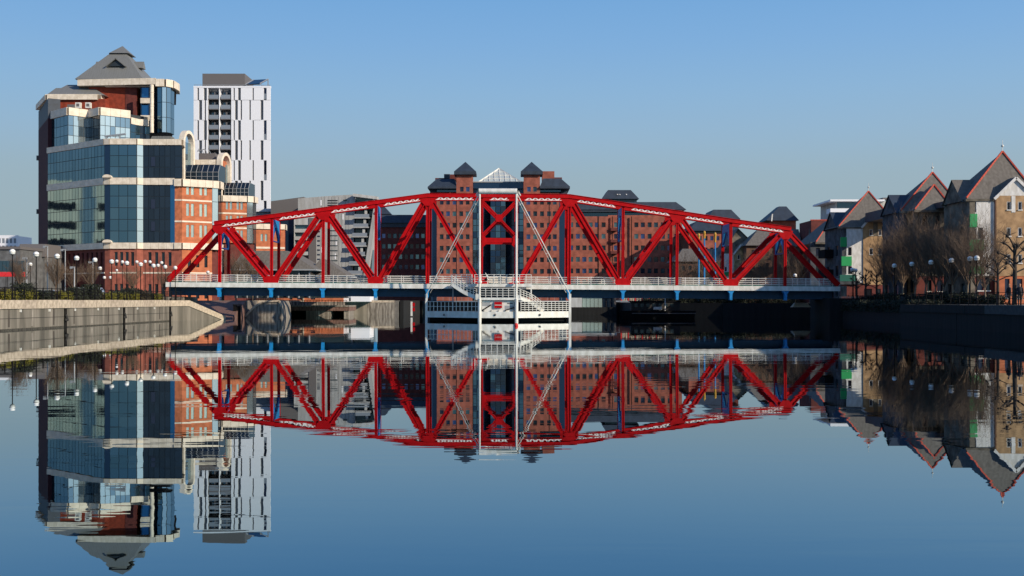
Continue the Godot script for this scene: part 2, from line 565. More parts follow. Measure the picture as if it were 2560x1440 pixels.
# ---------------------------------------------------------------- left quay wall, lamps and railing
func make_left_quay() -> void:
	var x := -44.6
	var wall := thing("quay_wall", "long stained concrete quay wall with pale coping on the left bank", "quay wall", Vector3(x, 0, -100))
	var xf := frame(Vector2(x, 0), Vector2(x, -1))
	# u runs away from the eye along the wall, n points over the water
	var ends := [20.0, 36.0, 52.0, 68.0, 74.0, 89.8, 105.8, 121.8, 138.2]
	for i in ends.size() - 1:
		piece(wall, "wall_panel", xf, Vector3(ends[i] + 0.3, -1.5, -0.6), Vector3(ends[i + 1] - 0.3, 1.92, 0.0), M.stone)
		piece(wall, "tide_mark", xf, Vector3(ends[i] + 0.32, -0.4, -0.3), Vector3(ends[i + 1] - 0.32, 0.1 + 0.03 * (i % 3), 0.014), M.algae)
		if ends[i] > 60:
			for c in 3:
				piece(wall, "stain", xf, Vector3(ends[i] + 2.0 + c * 4.6 + (i % 3), 0.3, -0.3), Vector3(ends[i] + 2.35 + c * 4.6 + (i % 3), 1.9, 0.008), M.stone_pale if c % 2 else M.stone_stain)
			piece(wall, "ledge", xf, Vector3(ends[i] + 0.32, 1.05, -0.3), Vector3(ends[i + 1] - 0.32, 1.09, 0.025), M.joint)
	var mb := MB.new()
	var bend := frame(Vector2(x, -138.5), Vector2(-41.1, -150.8))
	mb.extrude(PackedVector2Array([Vector2(0, -1.5), Vector2(12.9, -1.5), Vector2(12.9, -0.1), Vector2(4.0, 1.92), Vector2(0, 1.92)]), bend, -5.0, 0.0)
	obj(wall, "wall_panel", mb, M.stone)
	mb = MB.new()
	mb.box(xf, Vector3(20, -1.5, -0.9), Vector3(139, 1.9, -0.62))
	obj(wall, "wall_core", mb, M.joint)
	var k := 20.0
	var i := 0
	while k < 138.0:
		var w := 3.6 + 0.7 * sin(i * 1.7)
		var stop := minf(k + w, 138.5)
		piece(wall, "coping_stone", xf, Vector3(k + 0.03, 1.92 + 0.004 * (i % 3), -1.2), Vector3(stop - 0.03, 2.71 + 0.012 * (i % 4), 0.10 + 0.012 * (i % 3)), M.coping if i % 3 else M.coping_b)
		k = stop
		i += 1
	mb = MB.new()
	mb.extrude(PackedVector2Array([Vector2(0, 1.94), Vector2(4.0, 1.94), Vector2(13.3, -0.25), Vector2(13.3, 0.45), Vector2(4.2, 2.71), Vector2(0, 2.71)]), bend, -1.2, 0.12)
	obj(wall, "sloping_coping", mb, M.coping)
	for a in range(60, 138, 6):
		piece(wall, "mooring_ring", xf, Vector3(a, 1.62, 0), Vector3(a + 0.16, 1.86, 0.12), M.white)
	for a in [89.8, 105.8, 121.8, 138.2]:
		var l := thing("quay_ladder", ["rusty ladder recess nearest the left picture edge on the quay wall", "dark ladder with a snagged clump of chain, second along the left quay wall", "dark ladder in the middle of the left quay wall", "dark ladder next to the sloping end of the left quay wall"][[89.8, 105.8, 121.8, 138.2].find(a)], "ladder", Vector3(x, 0, -a), 0, "ladders set into the left quay wall")
		mb = MB.new()
		mb.tube(xf * Vector3(a - 0.16, -1, 0.06), xf * Vector3(a - 0.16, 3.0, 0.06), 0.05, 0.05, 6)
		mb.tube(xf * Vector3(a + 0.16, -1, 0.06), xf * Vector3(a + 0.16, 3.0, 0.06), 0.05, 0.05, 6)
		obj(l, "stile", mb, M.black)
		for r in 12:
			piece(l, "rung", xf, Vector3(a - 0.2, -0.215 + r * 0.25, 0.045), Vector3(a + 0.2, -0.185 + r * 0.25, 0.075), M.black)
		mb = MB.new()
		for r in 5:
			mb.ball(xf * Vector3(a - 0.1 + 0.1 * r - 0.2, 0.75 + 0.14 * ((r * 3) % 4), 0.2), 0.14, 8)
		obj(l, "chain_clump", mb, M.joint)
	# globe lamps along the edge
	var dl := [97.6, 102.5, 107.2, 112.0, 116.9, 121.8, 126.6, 131.3, 136.0, 140.6, 144.8]
	var nth := ["first", "second", "third", "fourth", "fifth", "sixth", "seventh", "eighth", "ninth", "tenth", "eleventh"]
	for n in dl.size():
		var lamp := globe_lamp(Vector3(-46.0, 2.7, -dl[n]), 4.45, 0.27, "white globe lamp on black post, %s along the left quay edge" % nth[n], "globe lamps along the left quay edge")
		lamp.name = lamp.name
	# railing
	var rail := thing("quay_railing", "black iron railing along the top of the left quay wall", "railing", Vector3(-45.4, 2.7, -100))
	mb = MB.new()
	for h in [0.5, 0.85, 1.15]:
		mb.tube(Vector3(-45.4, 2.7 + h, -60), Vector3(-45.4, 2.7 + h, -148), 0.03, 0.03, 6)
	obj(rail, "rail", mb, M.black)
	for n in 46:
		piece(rail, "post", Transform3D.IDENTITY, Vector3(-45.44, 2.7, -60.0 - n * 1.94), Vector3(-45.36, 3.92, -59.92 - n * 1.94), M.black)


func globe_lamp(at: Vector3, height: float, r: float, label: String, group: String) -> Node3D:
	var t := thing("globe_lamp", label, "street lamp", at, 0, group)
	var mb := MB.new()
	mb.tube(at, at + UP * 0.7, 0.11, 0.09, 8)
	mb.tube(at + UP * 0.7, at + UP * (height - r), 0.06, 0.045, 8)
	obj(t, "post", mb, M.black)
	mb = MB.new()
	mb.tube(at + UP * (height - r * 1.15), at + UP * (height - r * 0.75), 0.06, r * 0.62, 10)
	obj(t, "collar", mb, M.black)
	mb = MB.new()
	mb.ball(at + UP * height, r, 16)
	var globe := obj(t, "globe", mb, M.globe)
	mb = MB.new()
	mb.tube(at + UP * (height - r * 0.1), at + UP * (height + r * 0.02), r * 1.03, r * 1.03, 14)
	obj(globe, "globe_band", mb, M.black)
	return t


# ---------------------------------------------------------------- the red truss bridge
func chord_y(u: float) -> float:
	var a := absf(u - 0.2)
	return 17.5 if a < 9.8 else lerpf(17.5, 13.2, (a - 9.8) / 30.0)


func member(root: Node, called: String, a: Vector3, b: Vector3, w: float, t: float, m: Material) -> void:
	var mb := MB.new()
	var d := (b - a).normalized()
	var s := Vector3.BACK.cross(d).normalized() * (w / 2 - 0.07)
	mb.bar(a, b, w - 0.1, t * 0.55)
	mb.bar(a + s, b + s, 0.14, t)
	mb.bar(a - s, b - s, 0.14, t)
	obj(root, called, mb, m)


func make_bridge() -> void:
	local_space = true
	var t := thing("truss_bridge", "red steel truss footbridge with white deck edge spanning the dock", "bridge", Vector3(-1.94, 0, -147), deg_to_rad(1.3))
	t.rotation.z = -0.0062
	var us := [-38.4, -31.3, -24.2, -16.95, -9.8, -2.35, 2.5, 9.8, 17.3, 24.85, 32.35, 40.0]
	var left := -45.7
	var right := 47.6
	var deck_y := 4.9
	# deck
	var mb := MB.new()
	mb.box(Transform3D.IDENTITY, Vector3(left, 4.45, -5.6), Vector3(right, deck_y, 0.42))
	obj(t, "deck", mb, M.deck)
	for k in 12:
		var a := lerpf(left, right, k / 12.0)
		var b := lerpf(left, right, (k + 1) / 12.0)
		piece(t, "deck_edge", Transform3D.IDENTITY, Vector3(a + 0.01, 4.28, 0.42), Vector3(b - 0.01, 4.93, 0.62), M.white)
		piece(t, "deck_edge", Transform3D.IDENTITY, Vector3(a + 0.01, 4.28, -5.8), Vector3(b - 0.01, 4.93, -5.6), M.white)
	for z in [-1.1, -4.6]:
		piece(t, "girder", Transform3D.IDENTITY, Vector3(left + 0.3, 3.25, z - 0.12), Vector3(right - 0.6, 4.45, z + 0.12), M.girder)
		piece(t, "girder_flange", Transform3D.IDENTITY, Vector3(left + 0.3, 3.15, z - 0.3), Vector3(right - 0.6, 3.25, z + 0.3), M.girder)
	for k in 46:
		var a := left + 1.0 + k * 2.0
		piece(t, "cross_beam", Transform3D.IDENTITY, Vector3(a - 0.1, 3.6, -4.46), Vector3(a + 0.1, 4.45, -1.24), M.girder)
	for u in us:
		if absf(u) > 5:
			mb = MB.new()
			mb.extrude(PackedVector2Array([Vector2(u - 0.5, 4.27), Vector2(u + 0.5, 4.27), Vector2(u + 0.2, 3.85), Vector2(u + 0.17, 2.95), Vector2(u - 0.17, 2.95), Vector2(u - 0.2, 3.85)]), Transform3D.IDENTITY, -0.3, 0.5)
			obj(t, "bracket", mb, M.blue)
	# two trusses
	for z in [0.0, -5.0]:
		var y0 := deck_y + 0.1
		var ends := [Vector3(left + 0.2, y0 + 0.1, z), Vector3(right - 0.1, y0 + 0.1, z)]
		var top := []
		for u in us:
			top.append(Vector3(u, chord_y(u), z))
		# end posts
		member(t, "end_post", ends[0], top[0] + Vector3(-0.1, -0.4, 0), 0.68, 0.5, M.red)
		member(t, "end_post", ends[1], top[11] + Vector3(0.1, -0.4, 0), 0.68, 0.5, M.red)
		# top chord: plates with a cover plate on top
		for k in 11:
			var a: Vector3 = top[k] + Vector3(-0.75 if k == 0 else 0.0, -0.28, 0)
			var b: Vector3 = top[k + 1] + Vector3(0.75 if k == 10 else 0.0, -0.28, 0)
			mb = MB.new()
			mb.bar(a + Vector3(0, -0.01, 0.3), b + Vector3(0, -0.01, 0.3), 0.46, 0.06)
			mb.bar(a + Vector3(0, -0.01, -0.3), b + Vector3(0, -0.01, -0.3), 0.46, 0.06)
			mb.bar(a + Vector3(0, 0.25, 0), b + Vector3(0, 0.25, 0), 0.06, 0.82)
			mb.bar(a + Vector3(0, -0.25, 0.34), b + Vector3(0, -0.25, 0.34), 0.07, 0.14)
			mb.bar(a + Vector3(0, -0.25, -0.34), b + Vector3(0, -0.25, -0.34), 0.07, 0.14)
			var chord := obj(t, "top_chord", mb, M.red)
			if z > -1.0:
				# pale lacing bars hung under the near chord
				mb = MB.new()
				var n := int((b - a).length() / 0.42)
				for j in n:
					var along := minf(j * 0.42, (n - 1 - j) * 0.42)
					if along < 1.2:
						continue
					var p: Vector3 = a.lerp(b, float(j) / n) + Vector3(0, -0.45, 0.3)
					var q: Vector3 = a.lerp(b, float(j + 1) / n) + Vector3(0, -0.45, 0.3)
					var lift := Vector3(0, 0.15, 0)
					mb.bar(p - lift if j % 2 else p + lift, q + lift if j % 2 else q - lift, 0.15, 0.03)
				var run := (b - a).normalized() * 1.1
				mb.bar(a + run + Vector3(0, -0.6, 0.3), b - run + Vector3(0, -0.6, 0.3), 0.06, 0.05)
				obj(chord, "lacing", mb, M.lace)
		# verticals
		for k in 12:
			var w := 0.37
			if k == 4 or k == 7:
				w = 0.5
			member(t, "vertical", Vector3(us[k], deck_y, z), top[k] + Vector3(0, -0.5, 0), w, 0.4, M.red)
		# diagonals
		for pair in [[0, 1], [2, 1], [2, 3], [4, 3], [4, 5], [7, 6], [7, 8], [9, 8], [9, 10], [11, 10]]:
			var hi: Vector3 = top[pair[0]] + Vector3(0.25 * signf(us[pair[1]] - us[pair[0]]), -0.6, 0)
			var lo := Vector3(us[pair[1]] - 0.3 * signf(us[pair[1]] - us[pair[0]]), y0 + 0.1, z)
			member(t, "diagonal", hi, lo, 0.66, 0.5, M.red)
		# gusset plates
		for k in [1, 3, 5, 6, 8, 10]:
			var u: float = us[k]
			mb = MB.new()
			mb.extrude(PackedVector2Array([Vector2(u - 0.95, deck_y + 0.02), Vector2(u + 0.95, deck_y + 0.02), Vector2(u + 1.15, deck_y + 0.55), Vector2(u + 0.6, deck_y + 1.0), Vector2(u - 0.6, deck_y + 1.0), Vector2(u - 1.15, deck_y + 0.55)]), Transform3D.IDENTITY, z + 0.26, z + 0.3)
			obj(t, "gusset_plate", mb, M.red)
		for k in [0, 2, 4, 7, 9, 11]:
			var u: float = us[k]
			var y := chord_y(u)
			mb = MB.new()
			mb.extrude(PackedVector2Array([Vector2(u - 1.0, y - 0.54), Vector2(u + 1.0, y - 0.54), Vector2(u + 0.9, y - 1.2), Vector2(u + 0.4, y - 1.75), Vector2(u - 0.4, y - 1.75), Vector2(u - 0.9, y - 1.2)]), Transform3D.IDENTITY, z + 0.26, z + 0.3)
			obj(t, "gusset_plate", mb, M.red)
		# cross-braced panel in the middle
		var c := Vector3(0.07, 14.1, z)
		for s in [Vector3(-2.2, 16.4, z), Vector3(2.3, 16.4, z), Vector3(-2.2, 11.8, z), Vector3(2.3, 11.8, z)]:
			member(t, "cross_brace", c, s, 0.32, 0.3, M.red)
		piece(t, "brace_plate", Transform3D(Basis.IDENTITY, Vector3.ZERO), Vector3(-0.4, 13.6, z - 0.2), Vector3(0.55, 14.6, z + 0.2), M.red)
		piece(t, "tie_beam", Transform3D.IDENTITY, Vector3(-2.2, 10.75, z - 0.18), Vector3(2.35, 11.35, z + 0.18), M.red)
		for s in [-1.0, 1.0]:
			var u := -2.35 if s < 0 else 2.5
			mb = MB.new()
			mb.extrude(PackedVector2Array([Vector2(u, 10.2), Vector2(u - 0.55 * s, 10.65), Vector2(u - 0.55 * s, 11.45), Vector2(u, 12.1)]), Transform3D.IDENTITY, z + 0.2, z + 0.26)
			obj(t, "gusset_plate", mb, M.red)
	# sway frames between the two trusses, painted blue
	for k in [0, 1, 3, 8, 10, 11]:
		var y := chord_y(us[k]) - 0.65
		var u: float = us[k]
		var xf := Transform3D(Basis(Vector3(0, 0, -1), UP, Vector3(1, 0, 0)), Vector3(u, 0, 0))
		var drop := 4.6 if k in [3, 8] else 3.0
		mb = MB.new()
		mb.extrude(PackedVector2Array([Vector2(0.25, y), Vector2(4.75, y), Vector2(4.75, y - drop), Vector2(4.5, y - drop), Vector2(3.6, y - 1.1), Vector2(1.4, y - 1.1), Vector2(0.5, y - drop), Vector2(0.25, y - drop)]), xf, -0.14, 0.14)
		var sway := obj(t, "sway_frame", mb, M.blue)
		mb = MB.new()
		mb.bar(Vector3(u, y - drop, -0.3), Vector3(u, y - drop, -4.7), 0.16, 0.2, Vector3.RIGHT)
		mb.bar(Vector3(u, y - drop, -0.3), Vector3(u, y - 0.9, -2.5), 0.14, 0.2, Vector3.RIGHT)
		mb.bar(Vector3(u, y - drop, -4.7), Vector3(u, y - 0.9, -2.5), 0.14, 0.2, Vector3.RIGHT)
		obj(sway, "sway_brace", mb, M.blue_deep)
	for k in [2, 4, 7, 9]:
		var y := chord_y(us[k]) - 0.9
		member(t, "top_strut", Vector3(us[k], y, -0.3), Vector3(us[k], y, -4.7), 0.4, 0.3, M.red)
	# railings at both deck edges
	for z in [-0.55, -4.45]:
		for h in [0.28, 0.55, 0.82, 1.12]:
			piece(t, "rail", Transform3D.IDENTITY, Vector3(left, deck_y + h - 0.03, z - 0.03), Vector3(right + 0.3, deck_y + h + 0.03, z + 0.03), M.white)
		for k in 50:
			var u := left + 0.2 + k * 1.885
			piece(t, "railing_post", Transform3D.IDENTITY, Vector3(u - 0.035, deck_y, z - 0.05), Vector3(u + 0.035, deck_y + 1.2, z + 0.05), M.white)
		mb = MB.new()
		mb.box(Transform3D.IDENTITY, Vector3(left, deck_y + 0.02, z - 0.02), Vector3(right, deck_y + 0.16, z + 0.02))
		obj(t, "kick_plate", mb, M.green_dark)
	local_space = false


# ---------------------------------------------------------------- white landing pontoon with its mast frame
func make_pontoon() -> void:
	var t := thing("landing_pontoon", "white two-storey landing pontoon with stairs, mast frame and stays before the bridge", "pontoon", W(1245, 803, 138))
	var d := 138.0
	var pl := [G(1066, 144), G(1199, d), G(1291, d), G(1425, 143)]
	var back := [G(1420, 146.0), G(1070, 146.0)]
	var y0 := YY(795, d)
	var y1 := YY(779, d)
	var mb := MB.new()
	mb.slab(PackedVector2Array(pl + back), y0, y1)
	obj(t, "hull", mb, M.white)
	var inner := [G(1074, 144.6), G(1201, 139), G(1289, 139), G(1418, 143.6), G(1412, 145.8), G(1078, 145.8)]
	mb = MB.new()
	mb.slab(PackedVector2Array(inner), -1.0, y0)
	obj(t, "float", mb, M.black)
	for k in [[1110, 141.5], [1238, 137.97], [1350, 140]]:
		mb = MB.new()
		mb.ball(W(k[0], 787, k[1]), 0.16, 8)
		obj(t, "fender_eye", mb, M.plant_grey)
	# four posts and the mast frame
	var mast_y := YY(478, d)
	for p in [pl[1], pl[2]]:
		mb = MB.new()
		mb.tube(Vector3(p.x, -0.3, p.y), Vector3(p.x, 2.9, p.y), 0.24, 0.24, 12)
		mb.tube(Vector3(p.x, 2.9, p.y), Vector3(p.x, mast_y, p.y), 0.15, 0.13, 12)
		mb.tube(Vector3(p.x, 5.0, p.y), Vector3(p.x, 5.25, p.y), 0.3, 0.3, 12)
		obj(t, "mast", mb, M.white)
	for p in [pl[0], pl[3]]:
		piece(t, "corner_post", Transform3D(Basis.IDENTITY, Vector3(p.x, 0, p.y)), Vector3(-0.16, 0, -0.16), Vector3(0.16, YY(735, 143), 0.16), M.white)
	mb = MB.new()
	mb.tube(Vector3(pl[1].x - 0.1, mast_y, pl[1].y), Vector3(pl[2].x + 0.1, mast_y, pl[2].y), 0.36, 0.36, 14)
	obj(t, "mast_crossbeam", mb, M.white)
	for p in [pl[1], pl[2]]:
		mb = MB.new()
		mb.tube(Vector3(p.x, mast_y, p.y), Vector3(p.x + (0.5 if p == pl[2] else -0.5), mast_y - 0.2, p.y - 3.4), 0.3, 0.12, 10)
		obj(t, "mast_bracket", mb, M.white)
	for k in 2:
		var p: Vector2 = pl[1 + k]
		var q: Vector2 = pl[0 if k == 0 else 3]
		var a := Vector3(p.x, mast_y - 0.2, p.y)
		var b := Vector3(q.x, YY(736, 143), q.y)
		mb = MB.new()
		mb.tube(a, b, 0.07, 0.07, 6)
		obj(t, "stay", mb, M.white)
		mb = MB.new()
		var off := Vector3(0.75 if k == 0 else -0.75, -0.5, 0)
		mb.tube(a.lerp(b, 0.04) + off * 0.3, a.lerp(b, 0.97) + off * 0.4, 0.03, 0.03, 5)
		for s in 4:
			mb.tube(a.lerp(b, 0.1 + s * 0.24), a.lerp(b, 0.1 + s * 0.24) + off * 0.4, 0.04, 0.04, 5)
		obj(t, "stay_rod", mb, M.white)
	# lower deck: front wall with the red box
	var f := frame(pl[1], pl[2])
	var w: float = (pl[2] - pl[1]).length()
	piece(t, "front_wall", f, Vector3(0.3, y1, -0.5), Vector3(w - 0.3, YY(751, d), -0.3), M.white)
	pb(t, "red_lifebelt_box", 1236, 1255, 755, 770, d + 0.05, 0.3, M.red)
	pb(t, "box_band", 1236.5, 1254.5, 762, 763.5, d - 0.01, 0.05, M.white)
	pb(t, "recess", 1206, 1226, 756, 765, d + 0.28, 0.05, M.grey_paint)
	pb(t, "recess", 1262, 1286, 764, 774, d + 0.28, 0.05, M.grey_paint)
	for k in 5:
		pb(t, "cleat", 1208 + k * 18, 1211 + k * 18, 776, 778.5, d - 0.05, 0.3, M.plant_grey)
	mb = MB.new()
	mb.bar(W(1204, 777, d + 0.2), W(1228, 762, d + 0.2), 0.16, 0.06)
	mb.bar(W(1262, 776, d + 0.2), W(1288, 768, d + 0.2), 0.12, 0.06)
	obj(t, "hose", mb, M.stone_dark)
	pb(t, "hatch", 1268, 1282, 757, 760, d + 0.28, 0.05, M.plant_grey)
	# middle platform and its railing
	var md := d - 0.1
	mb = MB.new()
	mb.slab(PackedVector2Array([G(1190, md), G(1302, md), G(1305, 142), G(1187, 142)]), YY(750, d), YY(744, d))
	obj(t, "middle_platform", mb, M.white)
	railing(t, [W(1200, 744, md), W(1300, 744, md)], 1.2, 4, 8)
	piece(t, "stair_cabinet", front(d), Vector3(XX(1189, d), YY(749, d), -0.8), Vector3(XX(1199, d), YY(735, d), 0.1), M.white)
	piece(t, "stair_cabinet", front(d), Vector3(XX(1291, d), YY(749, d), -0.8), Vector3(XX(1301, d), YY(737, d), 0.1), M.white)
	# upper platform
	mb = MB.new()
	mb.slab(PackedVector2Array([G(1182, 138.6), G(1329, 138.6), G(1329, 146), G(1125, 146), G(1130, 142)]), YY(717, 138.6), YY(709.5, 138.6))
	obj(t, "upper_platform", mb, M.white)
	railing(t, [W(1187, 709.5, 138.8), W(1328, 709.5, 138.8), W(1328, 709.5, 144)], 1.2, 4, 16)
	railing(t, [W(1128, 709.5, 141.5), W(1180, 709.5, 139.4)], 1.2, 4, 5)
	pb(t, "screen", 1221, 1281, 693, 706.5, 139.4, 0.08, M.cream)
	pb(t, "support_column", 1326.5, 1329.5, 717, 748, 139.5, 0.15, M.white)
	piece(t, "support_column", front(144.5), Vector3(XX(1131, 144.5), y1, 0), Vector3(XX(1134, 144.5), YY(717, 144.5), 0.2), M.grey_paint)
	# stairs: a bowed stringer with treads and a railing on each
	var left := []
	var right := []
	for k in 9:
		var s := k / 8.0
		left.append(W(lerpf(1130, 1192, s), 711 + 34 * pow(s, 1.0) + 3.5 * sin(s * PI), lerpf(139.4, 138.6, s)))
		right.append(W(lerpf(1302, 1358, s), 746 + 33 * s - 4.5 * sin(s * PI), lerpf(138.2, 141.2, s)))
	for run in [left, right]:
		for z in [0.0, -1.3]:
			mb = MB.new()
			for k in 8:
				mb.bar(run[k] + Vector3(0, 0, z), run[k + 1] + Vector3(0, 0, z), 0.42, 0.09)
			obj(t, "stair_stringer", mb, M.white)
		for k in 16:
			var p: Vector3 = run[k / 2].lerp(run[k / 2 + 1], 0.25 + 0.5 * (k % 2))
			piece(t, "stair_tread", Transform3D(Basis.IDENTITY, p), Vector3(-0.16, 0.0, -1.22), Vector3(0.16, 0.05, -0.08), M.grey_paint)
		railing(t, run, 1.15, 4, 9)
	# lower railings
	railing(t, [Vector3(pl[0].x, y1, pl[0].y), Vector3(pl[1].x, y1, pl[1].y)], 1.3, 2, 15)
	railing(t, [Vector3(pl[2].x + 0.6, y1, pl[2].y - 0.3), Vector3(pl[3].x, y1, pl[3].y)], 1.3, 5, 14)
	# lamp on the upper rail
	var lamp := thing("floodlight", "small floodlight with black head on the upper pontoon rail", "floodlight", W(1217, 687, 138.8))
	mb = MB.new()
	mb.tube(W(1221, 700, 138.8), W(1213.5, 682, 138.8), 0.05, 0.06, 6)
	obj(lamp, "arm", mb, M.white)
	mb = MB.new()
	mb.ball(W(1215, 699, 138.6), 0.2, 10)
	obj(lamp, "head", mb, M.black)
	# marker pole and buoy in front
	var buoy := thing("mooring_buoy", "small orange buoy on a dark marker pole in front of the pontoon", "buoy", W(1289.5, 815, 111.6))
	mb = MB.new()
	mb.tube(W(1287.5, 830, 111.6), W(1287.5, 776, 111.6), 0.05, 0.05, 6)
	obj(buoy, "pole", mb, M.plant_grey)
	mb = MB.new()
	mb.ball(W(1290.5, 813, 111.5), 0.21, 12, 1.15)
	obj(buoy, "float", mb, M.awning)
	var post := thing("channel_marker", "red and white striped marker post standing left of the pontoon", "marker post", W(1031, 792, 175))
	for k in 4:
		pb(post, "band", 1026.5, 1031, 754 + k * 9, 763 + k * 9, 175, 0.3, M.white)
	for k in 2:
		pb(post, "red_board", 1031.2, 1037, 757 + k * 12, 766 + k * 12, 175, 0.2, M.red)


# posts, and thin rails that follow them
func railing(root: Node, line: Array, h: float, rails: int, posts: int) -> void:
	var total := 0.0
	for k in line.size() - 1:
		total += (line[k + 1] - line[k]).length()
	for r in rails:
		var mb := MB.new()
		var y := h * (r + 1) / rails
		for k in line.size() - 1:
			mb.tube(line[k] + UP * y, line[k + 1] + UP * y, 0.035, 0.035, 6)
		obj(root, "rail", mb, M.white)
	for i in posts:
		var at := total * i / (posts - 1)
		var k := 0
		while k < line.size() - 2 and at > (line[k + 1] - line[k]).length():
			at -= (line[k + 1] - line[k]).length()
			k += 1
		var p: Vector3 = line[k] + (line[k + 1] - line[k]).normalized() * at
		piece(root, "railing_post", Transform3D(Basis.IDENTITY, p), Vector3(-0.04, 0, -0.04), Vector3(0.04, h + 0.04, 0.04), M.white)


# ---------------------------------------------------------------- stepped brick and glass office tower on the left
func make_brick_tower() -> void:
	var t := thing("office_tower", "stepped brick and blue glass office tower with a grey pyramid roof", "building", Vector3(-105, 2.7, -275))
	var tg := [M.glass_teal, M.glass_teal, M.glass_teal2]
	var bg := [M.glass_teal, M.glass_teal2]
	var dg := [M.glass_dark, M.glass_dark, M.glass_dark2]
	var pg := [M.glass_pale]
	var a0 := G(120, 277.5)
	var a1 := G(262, 262)
	var a2 := G(275, 261.6)
	var b1 := G(342, 261.6)
	var b2 := G(358, 262.5)
	var b3 := G(437, 262.5)
	var k0 := G(455, 262.5)
	var k1 := G(530, 266.6)
	var k2 := G(545, 267.6)
	var k3 := G(553, 271.0)
	var l1 := [41.2, 42.65]
	var l2 := [31.35, 33.0]
	var l3 := [15.5, 17.0]
	# body behind the glass
	var core := [a0 + Vector2(0.3, -0.8), a1 + Vector2(0.2, -0.6), a2 + Vector2(0, -0.6), b1 + Vector2(-0.5, -0.6), b2 + Vector2(-0.5, -0.6), b3 + Vector2(0, -0.6), k0 + Vector2(-0.3, -0.6)]
	solid(t, "body", core + [G(455, 285), G(430, 310), G(110, 310)], 2.7, 42.3, M.frame)
	# left flank, the tower brick with its shade put into the colour
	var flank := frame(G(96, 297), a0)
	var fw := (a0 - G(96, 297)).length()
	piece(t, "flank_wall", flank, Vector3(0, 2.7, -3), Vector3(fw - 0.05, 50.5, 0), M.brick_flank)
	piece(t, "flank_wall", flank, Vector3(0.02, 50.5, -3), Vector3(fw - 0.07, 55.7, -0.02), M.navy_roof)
	for r in 3:
		piece(t, "flank_band", flank, Vector3(-0.3, 12.0 + r * 15.0, 0), Vector3(0.4, 13.3 + r * 15.0, 0.5), M.plant_grey)
	# main glass tiers: upper three rows, lower five rows
	for tier in [[l2[1], l1[0], 3], [l3[1], l2[0], 5]]:
		curtain(t, a0, a1, tier[0], tier[1], 18, tier[2], tg, 0.0022)
		piece(t, "corner_pilaster", frame(a1, a2), Vector3(0, tier[0], -0.3), Vector3((a2 - a1).length(), tier[1], 0.06), M.glass_navy)
		curtain(t, a2, b1, tier[0], tier[1], 3, tier[2], bg, 0.004)
		curtain(t, b1, b2, tier[0], tier[1], 1, tier[2], pg, 0.003)
		curtain(t, b2, G(426, 262.5), tier[0], tier[1], 5, tier[2], dg, 0.006)
		piece(t, "corner_pilaster", frame(G(426, 262.5), b3), Vector3(0, tier[0], -0.3), Vector3((b3 - G(426, 262.5)).length(), tier[1], 0.06), M.glass_blue if tier[2] == 5 else M.glass_dark)
		for k in tier[2]:
			if k % 2 == 1:
				piece(t, "open_sash", frame(b2, b3), Vector3(2.0, tier[0] + 2.75 * k + 0.2, 0.1), Vector3(3.0, tier[0] + 2.75 * k + 2.5, 0.18), M.win_c)
	curtain(t, b3, k0, l2[1], l1[0], 1, 3, [M.glass_dark2], 0.004)
	for lv in [l1, l2, l3]:
		fascia(t, [a0, a1, a2], lv[0], lv[1], 2.1, M.cream)
		fascia(t, [a2, b1, b2, b3], lv[0], lv[1], 1.75, M.cream)
	fascia(t, [b3, k0, G(459, 268)], l1[0], l1[1], 1.8, M.cream)
	for lv in [l2, l3]:
		# small arched pediment over the corner
		var mb := MB.new()
		var arc := PackedVector2Array()
		for k in 9:
			arc.append(Vector2(cos(PI * k / 8.0) * 1.15, sin(PI * k / 8.0) * 0.75))
		mb.extrude(arc, Transform3D(Basis.IDENTITY, Vector3(G(268, 261).x, lv[1], -261.2)), -0.4, 0.5)
		obj(t, "corner_pediment", mb, M.cream)
	# brick block with paired windows
	brick_block(t, [b3, k0, k1, k2, k3], l2[1] - 0.15, l3[1], 3, M.brick_orange)
	fascia(t, [b3, k0, k1, k2, k3], 31.0, 32.8, 1.8, M.cream, 0.7)
	fascia(t, [b3, k0, k1, k2, k3], l3[0], l3[1], 1.8, M.cream, 0.6)
	solid(t, "body", [b3 + Vector2(0.3, -0.7), k0 + Vector2(0, -0.7), k1 + Vector2(0, -0.7), k2 + Vector2(-0.4, -0.7), k3 + Vector2(-0.6, -0.4), G(545, 285), G(440, 285)], 2.7, 32.4, M.brick_maroon)
	# second and third step
	var m0 := G(556, 271.5)
	var m1 := G(617, 273.5)
	var m2 := G(632, 274.5)
	var m3 := G(640, 277.5)
	brick_block(t, [G(553, 271.5), m0, m1, m2, m3], YY(497, 272), YY(607, 272), 3, M.brick_orange)
	fascia(t, [G(553, 271.5), m0, m1, m2, m3], YY(504, 272), YY(489, 272), 1.8, M.cream, 0.6)
	solid(t, "body", [m0 + Vector2(0.3, -0.7), m1 + Vector2(0, -0.7), m2 + Vector2(-0.3, -0.7), m3 + Vector2(-0.5, -0.4), G(635, 292), G(556, 292)], 2.7, YY(493, 272), M.brick_maroon)
	var n0 := G(640, 278)
	var n1 := G(712, 280.5)
	facade(t, frame(n0, n1), 0, (n1 - n0).length(), 2.7, YY(572, 279), [[1.2, 1.8], [2.3, 2.9]], [[YY(603, 279), YY(585, 279)]], M.brick_orange, [M.glass_mint], null, 0.25)
	fascia(t, [n0, n1, G(714, 285)], YY(573, 279), YY(560, 279), 1.8, M.cream, 0.4)
	fascia(t, [n0, n1], YY(622, 279), YY(617, 279), 4.0, M.cream, 0.15, "string_course")
	solid(t, "body", [n0 + Vector2(0.3, -0.8), n1 + Vector2(0, -0.8), G(712, 292), G(640, 292)], 2.7, YY(563, 279), M.brick_maroon)
